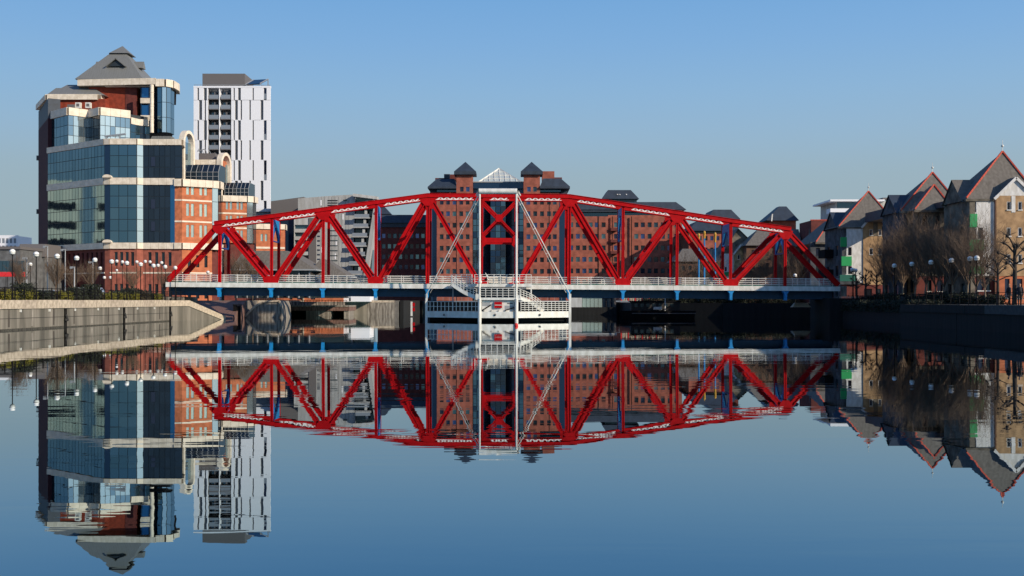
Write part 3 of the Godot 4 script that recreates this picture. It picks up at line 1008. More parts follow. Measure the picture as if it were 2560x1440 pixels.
	# ground floors in brick, the left-turned face coloured darker for its shade
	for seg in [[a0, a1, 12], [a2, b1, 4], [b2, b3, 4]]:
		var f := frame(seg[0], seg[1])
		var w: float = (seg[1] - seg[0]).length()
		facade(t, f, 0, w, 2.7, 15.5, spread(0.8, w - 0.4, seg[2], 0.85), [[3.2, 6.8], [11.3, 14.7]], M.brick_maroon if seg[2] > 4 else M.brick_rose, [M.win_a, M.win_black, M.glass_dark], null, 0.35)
		piece(t, "string_course", f, Vector3(0, 9.4, 0), Vector3(w, 9.75, 0.12), M.cream)
	for seg in [[a1, a2, 0], [b1, b2, 0]]:
		piece(t, "pier", frame(seg[0], seg[1]), Vector3(0, 2.7, -0.6), Vector3((seg[1] - seg[0]).length(), 15.5, 0.004), M.brick_rose)
	var kf := frame(k0, k1)
	facade(t, kf, 0, (k1 - k0).length(), 2.7, 15.5, spread(0.8, 7.0, 3, 0.8), [[3.2, 6.6], [11.0, 14.0]], M.brick_orange, [M.win_a, M.win_black], null, 0.35)
	piece(t, "string_course", kf, Vector3(0, 9.4, 0), Vector3((k1 - k0).length(), 9.75, 0.12), M.cream)
	facade(t, frame(b3, k0), 0, (k0 - b3).length(), 2.7, 15.5, [], [], M.brick_rose, [M.win_a])
	# recessed glass stage under the brick crown
	var u0 := G(124, 279)
	var u1 := G(170, 272)
	var u2 := G(222, 276)
	var u3 := G(250, 272)
	var u4 := G(325, 277)
	var u5 := G(374, 282)
	var gy := [42.6, 50.3]
	curtain(t, u0, u1, gy[0], gy[1], 5, 3, tg, 0.004)
	curtain(t, u1, u2, gy[0], gy[1], 4, 3, [M.glass_pale, M.glass_sky], 0.004)
	curtain(t, u2, u3, gy[0], gy[1], 4, 3, dg, 0.004)
	curtain(t, u3, u4, gy[0], gy[1], 6, 3, [M.glass_pale, M.glass_sky, M.glass_pale], 0.004)
	curtain(t, u4, u5, gy[0], gy[1] - 1.4, 4, 3, [M.glass_teal2, M.glass_dark2], 0.004)
	fascia(t, [u0, u1, u2, u3, u4], gy[1], 52.3, 2.4, M.cream)
	fascia(t, [u4, G(345, 280), G(372, 281)], gy[1] - 1.4, 50.6, 1.8, M.cream)
	solid(t, "body", [u0 + Vector2(0.4, -0.7), u1 + Vector2(0, -1.0), u2 + Vector2(-0.5, -0.6), u3 + Vector2(0, -1.0), u4 + Vector2(-0.6, -0.8), u5 + Vector2(-0.7, -0.5), G(374, 305), G(130, 305)], 42.0, 51.6, M.frame)
	# left brick wing with its low hipped roof
	var e := 281.0
	pb(t, "brick_wing", 120, 262, 247, 300, e, 18, M.brick_deep)
	fascia(t, [G(96, 296), G(120, e), G(246, e), G(262, e + 5)], YY(250, e), YY(236.5, e), 2.6, M.cream, 0.7)
	hip(t, "wing_roof", 118, 262, 238, 168, 222, 212, e, 17, M.metal_roof)
	hip(t, "wing_roof", 112, 168, 240, 140, 160, 220, e + 3, 10, M.metal_roof)
	for k in [188, 213]:
		pb(t, "air_conditioner", k, k + 13, 256, 270, 277.5, 0.9, M.white)
		pb(t, "fan_grille", k + 3, k + 10, 259, 266, 277.45, 0.05, M.plant_grey)
	pb(t, "roof_plant", 168, 186, 261, 270, 277, 0.9, M.plant_grey)
	# brick crown
	var c := 284.0
	pb(t, "brick_crown", 222, 342, 214, 300, c, 20, M.brick_deep)
	pb(t, "crown_recess", 200, 258, 214, 240, c + 1.5, 16, M.plant_grey)
	piece(t, "crown_return", frame(G(342, c), G(352, c + 3.5)), Vector3(0, YY(300, c), -3), Vector3(3.6, YY(214, c), 0), M.brick_maroon)
	for k in 2:
		pb(t, "crown_window", 352, 373, 219 + k * 44, 244 + k * 44, c - 0.5, 0.4, M.glass_blue)
		pb(t, "crown_band", 351, 374, 245 + k * 43, 258 + k * 43, c - 0.9, 1.0, M.cream)
	for k in 2:
		pb(t, "crown_frame", 352 + k * 19, 354 + k * 19, 218, 300, c - 0.7, 0.6, M.glass_navy)
	var mb := MB.new()
	var cp := G(379.5, 279)
	mb.tube(Vector3(cp.x, YY(332, 279), cp.y), Vector3(cp.x, YY(212, 279), cp.y), 0.5, 0.5, 14)
	for k in 3:
		mb.tube(Vector3(cp.x, YY(300 - k * 34, 279), cp.y), Vector3(cp.x, YY(298.6 - k * 34, 279), cp.y), 0.58, 0.58, 14)
	obj(t, "column", mb, M.cream)
	# round glass bay
	var bay := [G(388, 284), G(394, 282), G(405, 281.2), G(416, 281.4), G(427, 282.6), G(435, 286)]
	var bm := [M.glass_dark, M.glass_teal, M.glass_pale, M.glass_sky, M.glass_teal]
	for k in 5:
		curtain(t, bay[k], bay[k + 1], YY(332, 282), YY(219, 282), 1, 3, [bm[k]], 0.004)
	solid(t, "body", [bay[0] + Vector2(0.3, -0.5), bay[2] + Vector2(0, -0.6), bay[3] + Vector2(0, -0.6), bay[5] + Vector2(-0.5, -0.4), G(430, 300), G(345, 300), G(345, 287)], 48, YY(219, 282), M.frame)
	fascia(t, [G(196, 283.5), G(390, 281.5)], YY(212.5, 282), YY(197, 282), 2.05, M.cream, 0.6)
	fascia(t, [G(390, 281.5), G(412, 281.6), G(430, 283.2), G(443, 287.5), G(444, 292)], YY(217.5, 282), YY(199, 282), 1.5, M.cream, 0.6)
	solid(t, "crown_slab", [G(197, 284), G(390, 282), G(412, 282), G(430, 283.8), G(441, 288), G(440, 310), G(205, 310)], YY(214, 282), YY(199.5, 282), M.cream_joint)
	pb(t, "soffit_beam", 262, 376, 213, 216.5, 282.8, 1.5, M.cream)
	# pyramid roof with cap and dormers
	var rc := Vector2(XX(297, 291), -292.5)
	mb = MB.new()
	mb.loft(ring(rc.x - 9.1, rc.x + 9.1, rc.y + 8.8, rc.y - 8.8), YY(198, 284), ring(rc.x - 2.5, rc.x + 2.5, rc.y + 2.4, rc.y - 2.4), YY(138, 291))
	obj(t, "pyramid_roof", mb, M.metal_roof)
	mb = MB.new()
	mb.slab(ring(rc.x - 2.4, rc.x + 2.4, rc.y + 2.3, rc.y - 2.3), YY(140, 291), YY(134, 291))
	obj(t, "lantern", mb, M.frame)
	var cap := Vector2(rc.x + 0.5, rc.y)
	mb = MB.new()
	mb.loft(ring(cap.x - 2.75, cap.x + 2.75, cap.y + 2.75, cap.y - 2.75), YY(135, 291), ring(cap.x - 0.05, cap.x + 0.05, cap.y + 0.05, cap.y - 0.05), YY(112, 291))
	obj(t, "cap_roof", mb, M.metal_roof)
	# front dormer: a triangular gablet
	var dz := -285.9
	var dx := XX(293, 287)
	mb = MB.new()
	var g0 := Vector3(dx - 2.7, YY(168, 287), dz)
	var g1 := Vector3(dx + 2.7, YY(168, 287), dz)
	var g2 := Vector3(dx, YY(148, 287), dz)
	var g3 := Vector3(dx, YY(148, 287), dz - 4.0)
	mb.quad(g0, g2, g3, g0 + Vector3(0, 0, -2))
	mb.quad(g2, g1, g1 + Vector3(0, 0, -2), g3)
	var dormer := obj(t, "dormer_roof", mb, M.metal_roof)
	mb = MB.new()
	mb.tri(g0 + Vector3(0.45, 0.1, -0.3), g1 + Vector3(-0.45, 0.1, -0.3), g2 + Vector3(0, -0.5, -0.3))
	obj(dormer, "dormer_louvre", mb, M.frame)
	mb = MB.new()
	mb.bar(g0, g2, 0.25, 0.35)
	mb.bar(g2, g1, 0.25, 0.35)
	obj(dormer, "dormer_trim", mb, M.metal_roof)
	for s in [-1.0, 1.0]:
		mb = MB.new()
		var bx: float = rc.x + s * 5.3
		mb.extrude(PackedVector2Array([Vector2(-1.3, YY(170, 291)), Vector2(1.3, YY(170, 291)), Vector2(0, YY(152, 291))]), Transform3D(Basis(Vector3(0, 0, 1), UP, Vector3(-1, 0, 0)), Vector3(bx, 0, rc.y + 0.5)), -1.3, 1.3)
		obj(t, "dormer", mb, M.metal_roof)
	# terrace roof slopes and the arched fins between the steps
	mb = MB.new()
	mb.extrude(PackedVector2Array([Vector2(XX(370, 270), 42.5), Vector2(XX(424, 270), 42.5), Vector2(XX(427, 270), 44.6), Vector2(XX(380, 270), 44.6)]), Transform3D(Basis.IDENTITY, Vector3(0, 0, -273)), 0, 3)
	obj(t, "terrace_roof", mb, M.metal_roof)
	for s in [[455.0, 267.0, 322.0, 465.0], [549.0, 273.0, 378.0, 495.0]]:
		var fx := frame(G(s[0], s[1]), G(s[0], s[1]) + Vector2(1.1, -5.6).normalized() * 6.0)
		var yt := YY(s[2], s[1])
		var yb := YY(s[3], s[1])
		var outer := PackedVector2Array()
		for k in 13:
			outer.append(Vector2(2.9 + 2.9 * cos(PI * k / 12.0), yt - 3.2 + 3.2 * sin(PI * k / 12.0)))
		var arch := outer.duplicate()
		arch.append(Vector2(0, yb))
		arch.append(Vector2(0.75, yb))
		for k in 13:
			arch.append(Vector2(2.9 - 2.15 * cos(PI * k / 12.0), yt - 3.2 + 2.4 * sin(PI * k / 12.0)))
		arch.append(Vector2(5.05, yb))
		arch.append(Vector2(5.8, yb))
		mb = MB.new()
		mb.extrude(arch, fx, -0.9, 0.5)
		obj(t, "arched_fin", mb, M.cream)
		mb = MB.new()
		mb.box(fx, Vector3(0.8, yb, -0.5), Vector3(5.0, yt - 3.0, -0.3))
		obj(t, "fin_glass", mb, M.glass_sky)
		piece(t, "fin_side", fx, Vector3(0.1, yb, -7.0), Vector3(5.7, yt - 10.0, -0.95), M.cream)
	# rooftop conservatories on the two steps
	for s in [[463.0, 546.0, 410.0, 452.0, 269.0], [562.0, 621.0, 455.0, 490.0, 275.0]]:
		var d: float = s[4]
		var x0 := XX(s[0], d)
		var x1 := XX(s[1], d)
		var yb := YY(s[3], d)
		var yt := YY(s[2], d)
		var prof := PackedVector2Array([Vector2(0, yb), Vector2(0, lerpf(yb, yt, 0.52)), Vector2(-1.7, yt), Vector2(-7, yt), Vector2(-7, yb)])
		mb = MB.new()
		mb.extrude(prof, Transform3D(Basis(Vector3(0, 0, 1), UP, Vector3(-1, 0, 0)), Vector3(x0, 0, -d)), -(x1 - x0), 0)
		var house := obj(t, "conservatory", mb, M.glass_dark)
		mb = MB.new()
		for k in 7:
			var x := lerpf(x0, x1, k / 6.0)
			mb.bar(Vector3(x, yb, -d + 0.03), Vector3(x, prof[1].y, -d + 0.03), 0.1, 0.1)
			mb.bar(Vector3(x, prof[1].y, -d + 0.03), Vector3(x, yt, -d - 1.67), 0.1, 0.1, Vector3.RIGHT)
		for y in [lerpf(yb, prof[1].y, 0.5), prof[1].y]:
			mb.bar(Vector3(x0, y, -d + 0.03), Vector3(x1, y, -d + 0.03), 0.09, 0.09)
		obj(house, "glazing_bar", mb, M.grey_paint)
	pb(t, "penthouse", 486, 556, 400, 455, 274, 9, M.brick_orange)
	fascia(t, [G(484, 273.6), G(540, 273.6), G(556, 276)], YY(412.5, 274), YY(400, 274), 2.0, M.cream)
	pb(t, "chiller", 497, 538, 383, 399, 276, 4, M.plant_grey)
	mb = MB.new()
	for k in 4:
		mb.bar(W(500 + k * 9, 384, 276), W(496 + k * 8, 372, 276), 0.15, 0.15)
	mb.bar(W(493, 378, 276), W(512, 373, 276), 0.2, 0.2)
	obj(t, "aerial_frame", mb, M.steel)
	# window-cleaning cradle on the terrace
	mb = MB.new()
	mb.bar(W(262, 341, 268), W(314, 335, 268), 0.35, 0.6)
	mb.bar(W(265, 346, 268), W(276, 337, 268), 0.2, 0.3)
	mb.bar(W(300, 346, 268), W(296, 337, 268), 0.2, 0.3)
	obj(t, "cleaning_cradle", mb, M.steel)
	# cream neighbour outside the picture whose image stands in the left glass
	var o := thing("office_block", "cream office block with dark window bands, seen mirrored in the tower's left glass", "building", Vector3(-190, 2.7, -278))
	for k in 4:
		var z := -246.0 - k * 15.0
		var f := frame(Vector2(-186, z), Vector2(-186, z - 10.5))
		facade(o, f, 0, 10.5, 2.7, 41, [[0.7, 9.8]], [[20, 22.4], [25.5, 28], [31.5, 34]], M.cream_block, [M.win_black], null, 0.6, 5.0)
		piece(o, "plinth", f, Vector3(0, 2.7, 0), Vector3(10.5, 17.5, 0.3), M.brick_rose)


# brick step with paired windows on its lit face, string courses, and a glass corner
func brick_block(t: Node, p: Array, yt: float, yb: float, storeys: int, brick: Material) -> void:
	var dim := frame(p[0], p[1])
	piece(t, "brick_pier", dim, Vector3(0, yb, -0.6), Vector3((p[1] - p[0]).length() - 0.02, yt, 0), brick)
	var f := frame(p[1], p[2])
	var w: float = (p[2] - p[1]).length()
	var h := (yt - yb) / storeys
	var rows := []
	for k in storeys:
		rows.append([yb + h * k + 0.28 * h, yb + h * k + 0.86 * h])
	var wins := [[0.14 * w, 0.235 * w], [0.30 * w, 0.395 * w], [0.58 * w, 0.675 * w], [0.74 * w, 0.835 * w]]
	facade(t, f, 0, w, yb, yt, wins, rows, brick, [M.glass_mint, M.glass_mint, M.glass_mint2], null, 0.16)
	for k in range(1, storeys):
		piece(t, "string_course", f, Vector3(0, yb + h * k - 0.15, 0), Vector3(w - 0.02, yb + h * k + 0.25, 0.1), M.cream)
		piece(t, "string_course", dim, Vector3(0, yb + h * k - 0.15, 0), Vector3((p[1] - p[0]).length() - 0.1, yb + h * k + 0.25, 0.1), M.cream)
	curtain(t, p[2], p[3], yb, yt, 1, storeys, [M.glass_pale], 0.003)
	curtain(t, p[3], p[4], yb, yt, 1, storeys, [M.glass_dark], 0.003)


# ---------------------------------------------------------------- white residential tower
func make_white_tower() -> void:
	var d := 360.0
	var t := thing("apartment_tower", "tall white apartment tower with staggered slot windows and grey balconies", "building", Vector3(XX(580, d), 2.7, -d))
	var f := front(d)
	var s := d / F
	var x0 := XX(484, d)
	var x1 := XX(676, d)
	var yb := 2.7
	var yt := YY(215, d)
	var b0 := XX(520, d)
	var b1 := XX(578, d)
	# storey groups, and which slots each group has
	var groups := [[221, 249], [252, 300], [301, 350], [351, 400], [401, 451], [452, 501], [502, 552], [553, 602]]
	var odd := [[493, 497.5], [509, 517], [583.5, 587], [594.5, 602], [631, 634.5], [659, 666.5]]
	var even := [[497, 505], [511, 515], [587, 594.5], [601, 605], [623, 627], [651, 658.5]]
	var mb := MB.new()
	mb.slab(PackedVector2Array([G(484.5, d + 0.5), Vector2(b0, -d - 0.5), Vector2(b0, -d - 24), G(500, d + 24)]), yb, yt - 0.1)
	mb.slab(PackedVector2Array([Vector2(b1, -d - 0.5), G(675.6, d + 0.5), G(675, d + 24), Vector2(b1, -d - 24)]), yb, yt - 0.1)
	mb.box(f, Vector3(b0, yb, -24), Vector3(b1, yt - 0.3, -2.6))
	obj(t, "body", mb, M.tower_slot)
	# white cladding built round the slots, storey group by storey group
	for g in groups.size():
		var slots: Array = odd if g % 2 == 0 else even
		var ys := YY(groups[g][1] + 1.0, d)
		var ye := YY(groups[g][0] - 1.5, d)
		for side in [[484.0, 520.0], [578.0, 676.0]]:
			var u: float = side[0]
			var n := 0
			for k in slots:
				if k[0] < side[0] or k[0] > side[1]:
					continue
				piece(t, "cladding_panel", f, Vector3(XX(u, d), ys + 0.02, -0.55), Vector3(XX(k[0], d), ye - 0.02, 0.003 * n), M.tower_white)
				piece(t, "slot_window", f, Vector3(XX(k[0], d), ys + 0.25, -0.55), Vector3(XX(k[1], d), ye - 0.25, -0.45), M.tower_slot if k[0] != 659 else M.win_c)
				if k[0] == 659:
					piece(t, "balcony_rail", f, Vector3(XX(k[0], d), ys + 0.3, -0.3), Vector3(XX(k[1], d), ys + 2.2, -0.2), M.tower_rail)
				u = k[1]
				n += 1
			piece(t, "cladding_panel", f, Vector3(XX(u, d), ys + 0.02, -0.55), Vector3(XX(side[1], d), ye - 0.02, 0.003 * n), M.tower_white)
	piece(t, "parapet", f, Vector3(x0 - 0.05, YY(219.5, d), -1), Vector3(x1 + 0.05, yt, 0.05), M.tower_white)
	# balconies
	for k in 15:
		var y := YY(246.5 + k * 25.2, d)
		var slab := piece(t, "balcony_slab", f, Vector3(b0, y - 0.28, -2.55), Vector3(b1, y, -0.12), M.plant_grey)
		for j in 2:
			var u := lerpf(b0, b1, 0.04 + j * 0.5)
			piece(slab, "balcony_rail", f, Vector3(u, y, -0.3), Vector3(u + 3.3, y + 1.35, -0.2), M.tower_rail)
			piece(t, "balcony_door", f, Vector3(u + 0.3, y, -2.6), Vector3(u + 1.7, y + 2.5, -2.5), M.win_b)
			piece(slab, "balcony_screen", f, Vector3(u + 1.5, y, -2.4), Vector3(u + 2.2, y + 2.4, -1.0), M.plant_grey)
	piece(t, "balcony_divider", f, Vector3(XX(547.5, d), yb, -2.5), Vector3(XX(549.2, d), yt - 0.8, 0.0), M.tower_white)
	pb(t, "low_block", 640, 690, 512, 530, d + 2, 12, M.tower_white)
	# roof plant, railing and tilted array
	pb(t, "roof_plant_room", 506, 612, 184, 216, d + 4, 12, M.plant_grey)
	mb = MB.new()
	mb.bar(W(486, 212, d + 1), W(676, 213, d + 1), 0.12, 0.12)
	for k in 14:
		mb.bar(W(487 + k * 14.4, 217, d + 1), W(487 + k * 14.4, 212, d + 1), 0.12, 0.12)
	obj(t, "roof_railing", mb, M.steel)
	mb = MB.new()
	var a := W(614, 211, d + 2)
	var b := W(650, 209, d + 2)
	var up := Vector3(1.6, 2.6, -5)
	mb.quad(a, b, b + up, a + up)
	mb.quad(b + Vector3(0, -0.3, 0), a + Vector3(0, -0.3, 0), a + up + Vector3(0, -0.3, 0), b + up + Vector3(0, -0.3, 0))
	var panel := obj(t, "solar_panel", mb, M.glass_dark)
	mb = MB.new()
	mb.bar(a, a + up, 0.3, 0.3)
	mb.bar(b, b + up, 0.3, 0.3)
	mb.bar(b, Vector3(b.x + 1.2, yt, b.z), 0.25, 0.25)
	mb.bar(a, Vector3(a.x + 1.0, yt, a.z), 0.25, 0.25)
	mb.bar(b + up, Vector3(b.x + 1.6, yt, b.z - 5), 0.3, 0.3)
	obj(panel, "panel_stand", mb, M.steel)
	# low building at its foot
	var o := thing("low_office", "low grey building with a white roof edge beside the white tower", "building", Vector3(XX(690, 320), 2.7, -320))
	pb(o, "wall", 628, 760, 530, 752, 320, 20, M.grey_paint)
	pb(o, "roof_edge", 626, 745, 521.5, 529, 319.5, 21, M.tower_white)
	for k in 6:
		pb(o, "window", 646 + k * 18, 658 + k * 18, 570, 600, 319.95, 0.1, M.win_b)


# ---------------------------------------------------------------- grey leaning apartment block
func make_grey_block() -> void:
	var d := 300.0
	var t := thing("grey_apartment_block", "grey clad apartment block with leaning end and curved dark balconies", "building", Vector3(XX(840, d), 2.7, -d))
	var xf := front(d)
	var mb := MB.new()
	var dl := d + 14.0
	mb.extrude(PackedVector2Array([Vector2(XX(676, dl), 2.7), Vector2(XX(760, dl), 2.7), Vector2(XX(760, dl), YY(492, dl)), Vector2(XX(677, dl), YY(503, dl))]), front(dl), -14, 0)
	obj(t, "rear_wing", mb, M.plant_grey)
	# main face with slots
	var wins := spread(XX(738, d), XX(770, d), 1, 3.9)
	var rows := []
	for k in 7:
		rows.append([YY(572 + k * 19.0, d), YY(562 + k * 19.0, d)])
	facade(t, xf, XX(735, d), XX(792, d), 2.7, YY(533, d), wins, rows, M.clad_pale, [M.win_a, M.win_b], null, 0.7, 1.0)
	piece(t, "link_wall", xf, Vector3(XX(700, d), 2.7, -2), Vector3(XX(735, d), YY(548, d), -1.2), M.glass_navy)
	piece(t, "dark_strip", xf, Vector3(XX(772, d), 2.7, -0.3), Vector3(XX(791, d), YY(545, d), 0.15), M.plant_grey)  # dark grey strip standing proud of the wall
	mb = MB.new()
	mb.extrude(PackedVector2Array([Vector2(XX(745, d), YY(533, d)), Vector2(XX(792, d), YY(533, d)), Vector2(XX(792, d), 2.7), Vector2(XX(880, d), 2.7), Vector2(XX(888, d), YY(486, d)), Vector2(XX(820, d), YY(490, d)), Vector2(XX(745, d), YY(496, d))]), xf, -16, -0.01)
	obj(t, "wall", mb, M.clad_grey)
	for k in 7:
		piece(t, "slot_window", xf, Vector3(XX(824, d), YY(578 + k * 12.5, d), -0.1), Vector3(XX(844, d), YY(575.5 + k * 12.5, d), 0.04), M.win_a)
		piece(t, "slot_window", xf, Vector3(XX(793, d), YY(581 + k * 11.5, d), -0.1), Vector3(XX(800, d), YY(577.5 + k * 11.5, d), 0.04), M.win_c)
	for k in 3:
		piece(t, "louvre", xf, Vector3(XX(819, d), YY(503 + k * 6, d), -0.1), Vector3(XX(844, d), YY(500 + k * 6, d), 0.04), M.win_black)
	pb(t, "vent", 858, 868, 499, 502.5, d - 0.03, 0.2, M.win_a)
	for k in 9:
		var px := 803.0 + k * 8.6
		piece(t, "panel_joint", xf, Vector3(XX(px, d), 3, -0.1), Vector3(XX(px + 0.5, d), YY(492, d), 0.012), M.plant_grey)
	for k in 9:
		var px := 801.0 + ((k * 53) % 70)
		var py := 500.0 + ((k * 67) % 150)
		pb(t, "bright_panel", px, px + 3.0, py, py + 14, d - 0.02, 0.1, M.tower_white)
	# balcony end
	var e := d - 1.5
	mb = MB.new()
	mb.extrude(PackedVector2Array([Vector2(XX(868, d), 2.7), Vector2(XX(922, d), 2.7), Vector2(XX(938, d), YY(500, d)), Vector2(XX(888, d), YY(488, d))]), front(d - 0.2), -12, -1.5)
	obj(t, "balcony_recess", mb, M.win_a)
	for k in 8:
		var y := 520.0 + k * 23.5
		var sh := k * 2.6
		piece(t, "balcony_slab", front(e), Vector3(XX(889 - sh, e), YY(y + 3, e), -2), Vector3(XX(928 - sh, e), YY(y, e), 0.5), M.clad_grey)
		piece(t, "balcony_rail", front(e), Vector3(XX(889 - sh, e), YY(y, e), 0.35), Vector3(XX(926 - sh, e), YY(y - 8, e), 0.42), M.tower_rail)
		piece(t, "balcony_pier", front(e), Vector3(XX(914 - sh, e), YY(y, e), -1.5), Vector3(XX(920 - sh, e), YY(y - 19, e), 0), M.clad_pale)
	mb = MB.new()
	mb.extrude(PackedVector2Array([Vector2(XX(938, e), YY(496, e)), Vector2(XX(946, e), YY(497, e)), Vector2(XX(919, e), YY(690, e)), Vector2(XX(909, e), YY(690, e))]), front(e), -8, 0.7)
	obj(t, "leaning_fin", mb, M.clad_grey)
	mb = MB.new()
	mb.bar(W(884, 488.5, e), W(945, 496, e), 0.8, 3.0)
	obj(t, "roof_edge", mb, M.clad_pale)


# ---------------------------------------------------------------- brick offices behind the bridge
func pyramid(root: Node, called: String, x0: float, x1: float, yb: float, yt: float, d: float, m: Material) -> void:
	var mb := MB.new()
	var a := XX(x0, d)
	var b := XX(x1, d)
	var r := (b - a) / 2
	mb.loft(ring(a, b, -d, -d - 2 * r), YY(yb, d), ring((a + b) / 2 - 0.05, (a + b) / 2 + 0.05, -d - r + 0.05, -d - r - 0.05), YY(yt, d + r))
	obj(root, called, mb, m)


func make_warehouse() -> void:
	var d := 240.0
	var ws := [M.win_a, M.win_b, M.win_c, M.win_a, M.win_d, M.win_e, M.win_black]
	var t := thing("brick_office_building", "symmetrical brick office building with two pyramid-capped turrets and a blue glass centre", "building", Vector3(XX(1245, d), 2.7, -d))
	var rows := []
	for k in 7:
		rows.append([499.5 + k * 28.8, 511.5 + k * 28.8])
	var lw := []
	for x in [1104.0, 1120.0, 1136.0, 1153.0, 1169.0]:
		lw.append([x - 4.8, x + 4.8])
	var rw := []
	for x in [1321.0, 1338.0, 1355.0, 1372.5, 1387.0]:
		rw.append([x - 4.8, x + 4.8])
	pfacade(t, 1092, 1181, 482, 752, d, lw, rows, M.brick_rose, ws, null, 0.35)
	pfacade(t, 1309, 1398, 482, 752, d, rw, rows, M.brick_rose, ws, null, 0.35)
	pb(t, "rear_mass", 1078, 1414, 470, 752, d + 7, 26, M.brick_brown)
	for x in [1141.0, 1373.0]:
		pb(t, "downpipe", x - 0.8, x + 0.8, 484, 752, d - 0.02, 0.2, M.black)
	pb(t, "stair_glazing", 1077, 1092, 484, 752, d + 0.6, 5, M.glass_navy)
	pb(t, "stair_glazing", 1398, 1415, 484, 752, d + 0.6, 5, M.glass_navy)
	# glazed centre
	var z := d + 3.0
	curtain(t, G(1181, z), G(1203, z), 2.7, YY(470, z), 2, 18, [M.glass_teal2, M.glass_navy, M.glass_teal], 0.004)
	curtain(t, G(1203, z), G(1226, z + 1), 2.7, YY(470, z), 2, 18, [M.glass_dark, M.glass_dark2, M.glass_navy], 0.006)
	curtain(t, G(1226, z - 1), G(1264, z - 1), 2.7, YY(470, z), 3, 18, [M.glass_teal2, M.glass_navy, M.glass_dark2], 0.006)
	curtain(t, G(1264, z + 1), G(1287, z), 2.7, YY(470, z), 2, 18, [M.glass_dark, M.glass_dark2, M.glass_navy], 0.006)
	curtain(t, G(1287, z), G(1309, z), 2.7, YY(470, z), 2, 18, [M.glass_teal2, M.glass_navy, M.glass_teal], 0.004)
	pb(t, "glazed_frieze", 1181, 1309, 455.5, 471, d + 1.6, 6, M.glass_navy)
	pb(t, "frieze_rail", 1181, 1309, 453.5, 456, d + 1.4, 6, M.grey_paint)
	# skylight pyramid on the atrium
	var mb := MB.new()
	var sd := d + 8.0
	var base := ring(XX(1197, sd), XX(1304, sd), -sd, -sd - 9.0)
	var ap := Vector3(XX(1247, sd), YY(421, sd + 4), -sd - 4.5)
	mb.loft(base, YY(455, sd), ring(ap.x - 0.05, ap.x + 0.05, ap.z + 0.05, ap.z - 0.05), ap.y)
	var skylight := obj(t, "skylight", mb, M.skylight)
	mb = MB.new()
	for p in base:
		mb.bar(Vector3(p.x, YY(455, sd), p.y), ap, 0.3, 0.3)
	for k in range(1, 8):
		var f := k / 8.0
		mb.bar(Vector3(lerpf(base[0].x, base[1].x, f), YY(455, sd) + 0.05, -sd + 0.06), ap.lerp(Vector3(base[0 if f < 0.5 else 1].x, YY(455, sd), -sd), absf(f - 0.5) * 2.0) + Vector3(0, 0.05, 0.06), 0.14, 0.14)
	for k in range(1, 4):
		var f := k / 4.0
		var q := Vector3(base[0].x, YY(455, sd), -sd).lerp(ap, f)
		var r := Vector3(base[1].x, YY(455, sd), -sd).lerp(ap, f)
		mb.bar(q + Vector3(0, 0, 0.08), r + Vector3(0, 0, 0.08), 0.14, 0.14)
	mb.bar(Vector3(base[0].x - 0.8, YY(455, sd), -sd), Vector3(base[1].x + 0.8, YY(455, sd), -sd), 0.3, 0.3)
	obj(skylight, "skylight_bar", mb, M.white)
	# turrets
	for k in [[1141.0, 1182.0, 1135.0, 1190.0, 1162.0], [1309.0, 1350.0, 1302.0, 1357.0, 1330.0]]:
		var w := [[k[0] + 9, k[0] + 18], [k[0] + 24, k[0] + 33]]
		pfacade(t, k[0], k[1], 432, 484, d - 0.8, w, [[467, 479]], M.brick_rose, ws, null, 0.35)
		pb(t, "turret", k[0] + 0.5, k[1] - 0.5, 432, 484, d - 0.15, 3.4, M.brick_rose)
		pb(t, "turret_eaves", k[2], k[3], 428, 436, d - 1.6, 5.4, M.navy_roof)
		pyramid(t, "turret_roof", k[2], k[3], 428.5, 405, d - 1.6, M.navy_roof)
	# mansard shoulders, one each side
	hip(t, "mansard_roof", 1069, 1141, 467, 1092, 1136, 447, d - 1, 14, M.navy_roof)
	hip(t, "mansard_roof", 1350, 1425, 466, 1358, 1402, 446, d - 1, 14, M.navy_roof)
	pb(t, "mansard_eaves", 1069, 1141, 466.5, 471, d - 1.3, 14, M.navy_roof)
	pb(t, "mansard_eaves", 1350, 1425, 466, 471, d - 1.3, 14, M.navy_roof)
	pb(t, "attic_window", 1092, 1141, 470, 480, d + 0.5, 3, M.win_b)
	pb(t, "attic_window", 1350, 1402, 470, 480, d + 0.5, 3, M.win_b)
	pb(t, "attic_wall", 1075, 1092, 470, 485, d + 1.5, 10, M.navy_roof)
	pb(t, "attic_wall", 1402, 1418, 470, 485, d + 1.5, 10, M.navy_roof)
	pb(t, "plant_room", 1112, 1142, 436, 450, d + 6, 6, M.brick_maroon)
	pb(t, "plant_room", 1356, 1386, 428, 450, d + 6, 6, M.brick_rose)
	pb(t, "plant_room", 1386, 1405, 443.5, 450, d + 6.5, 6, M.brick_maroon)
	pb(t, "plant_room", 1088, 1112, 445, 450, d + 7, 5, M.brick_maroon)
	pb(t, "roof_duct", 1110, 1124, 435, 446, d + 4, 2, M.navy_roof)
	# left wing, its shade put into the maroon brick colour
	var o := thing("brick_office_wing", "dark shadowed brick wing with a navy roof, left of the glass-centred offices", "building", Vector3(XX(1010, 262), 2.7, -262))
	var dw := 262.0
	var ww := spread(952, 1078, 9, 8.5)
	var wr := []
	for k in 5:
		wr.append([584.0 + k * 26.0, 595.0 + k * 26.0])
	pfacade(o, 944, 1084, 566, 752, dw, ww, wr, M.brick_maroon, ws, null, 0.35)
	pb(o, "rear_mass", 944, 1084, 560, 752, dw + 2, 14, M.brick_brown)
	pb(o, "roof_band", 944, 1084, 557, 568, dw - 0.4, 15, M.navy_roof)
	hip(o, "roof", 940, 1090, 557, 950, 1084, 537, dw - 0.8, 16, M.navy_roof)
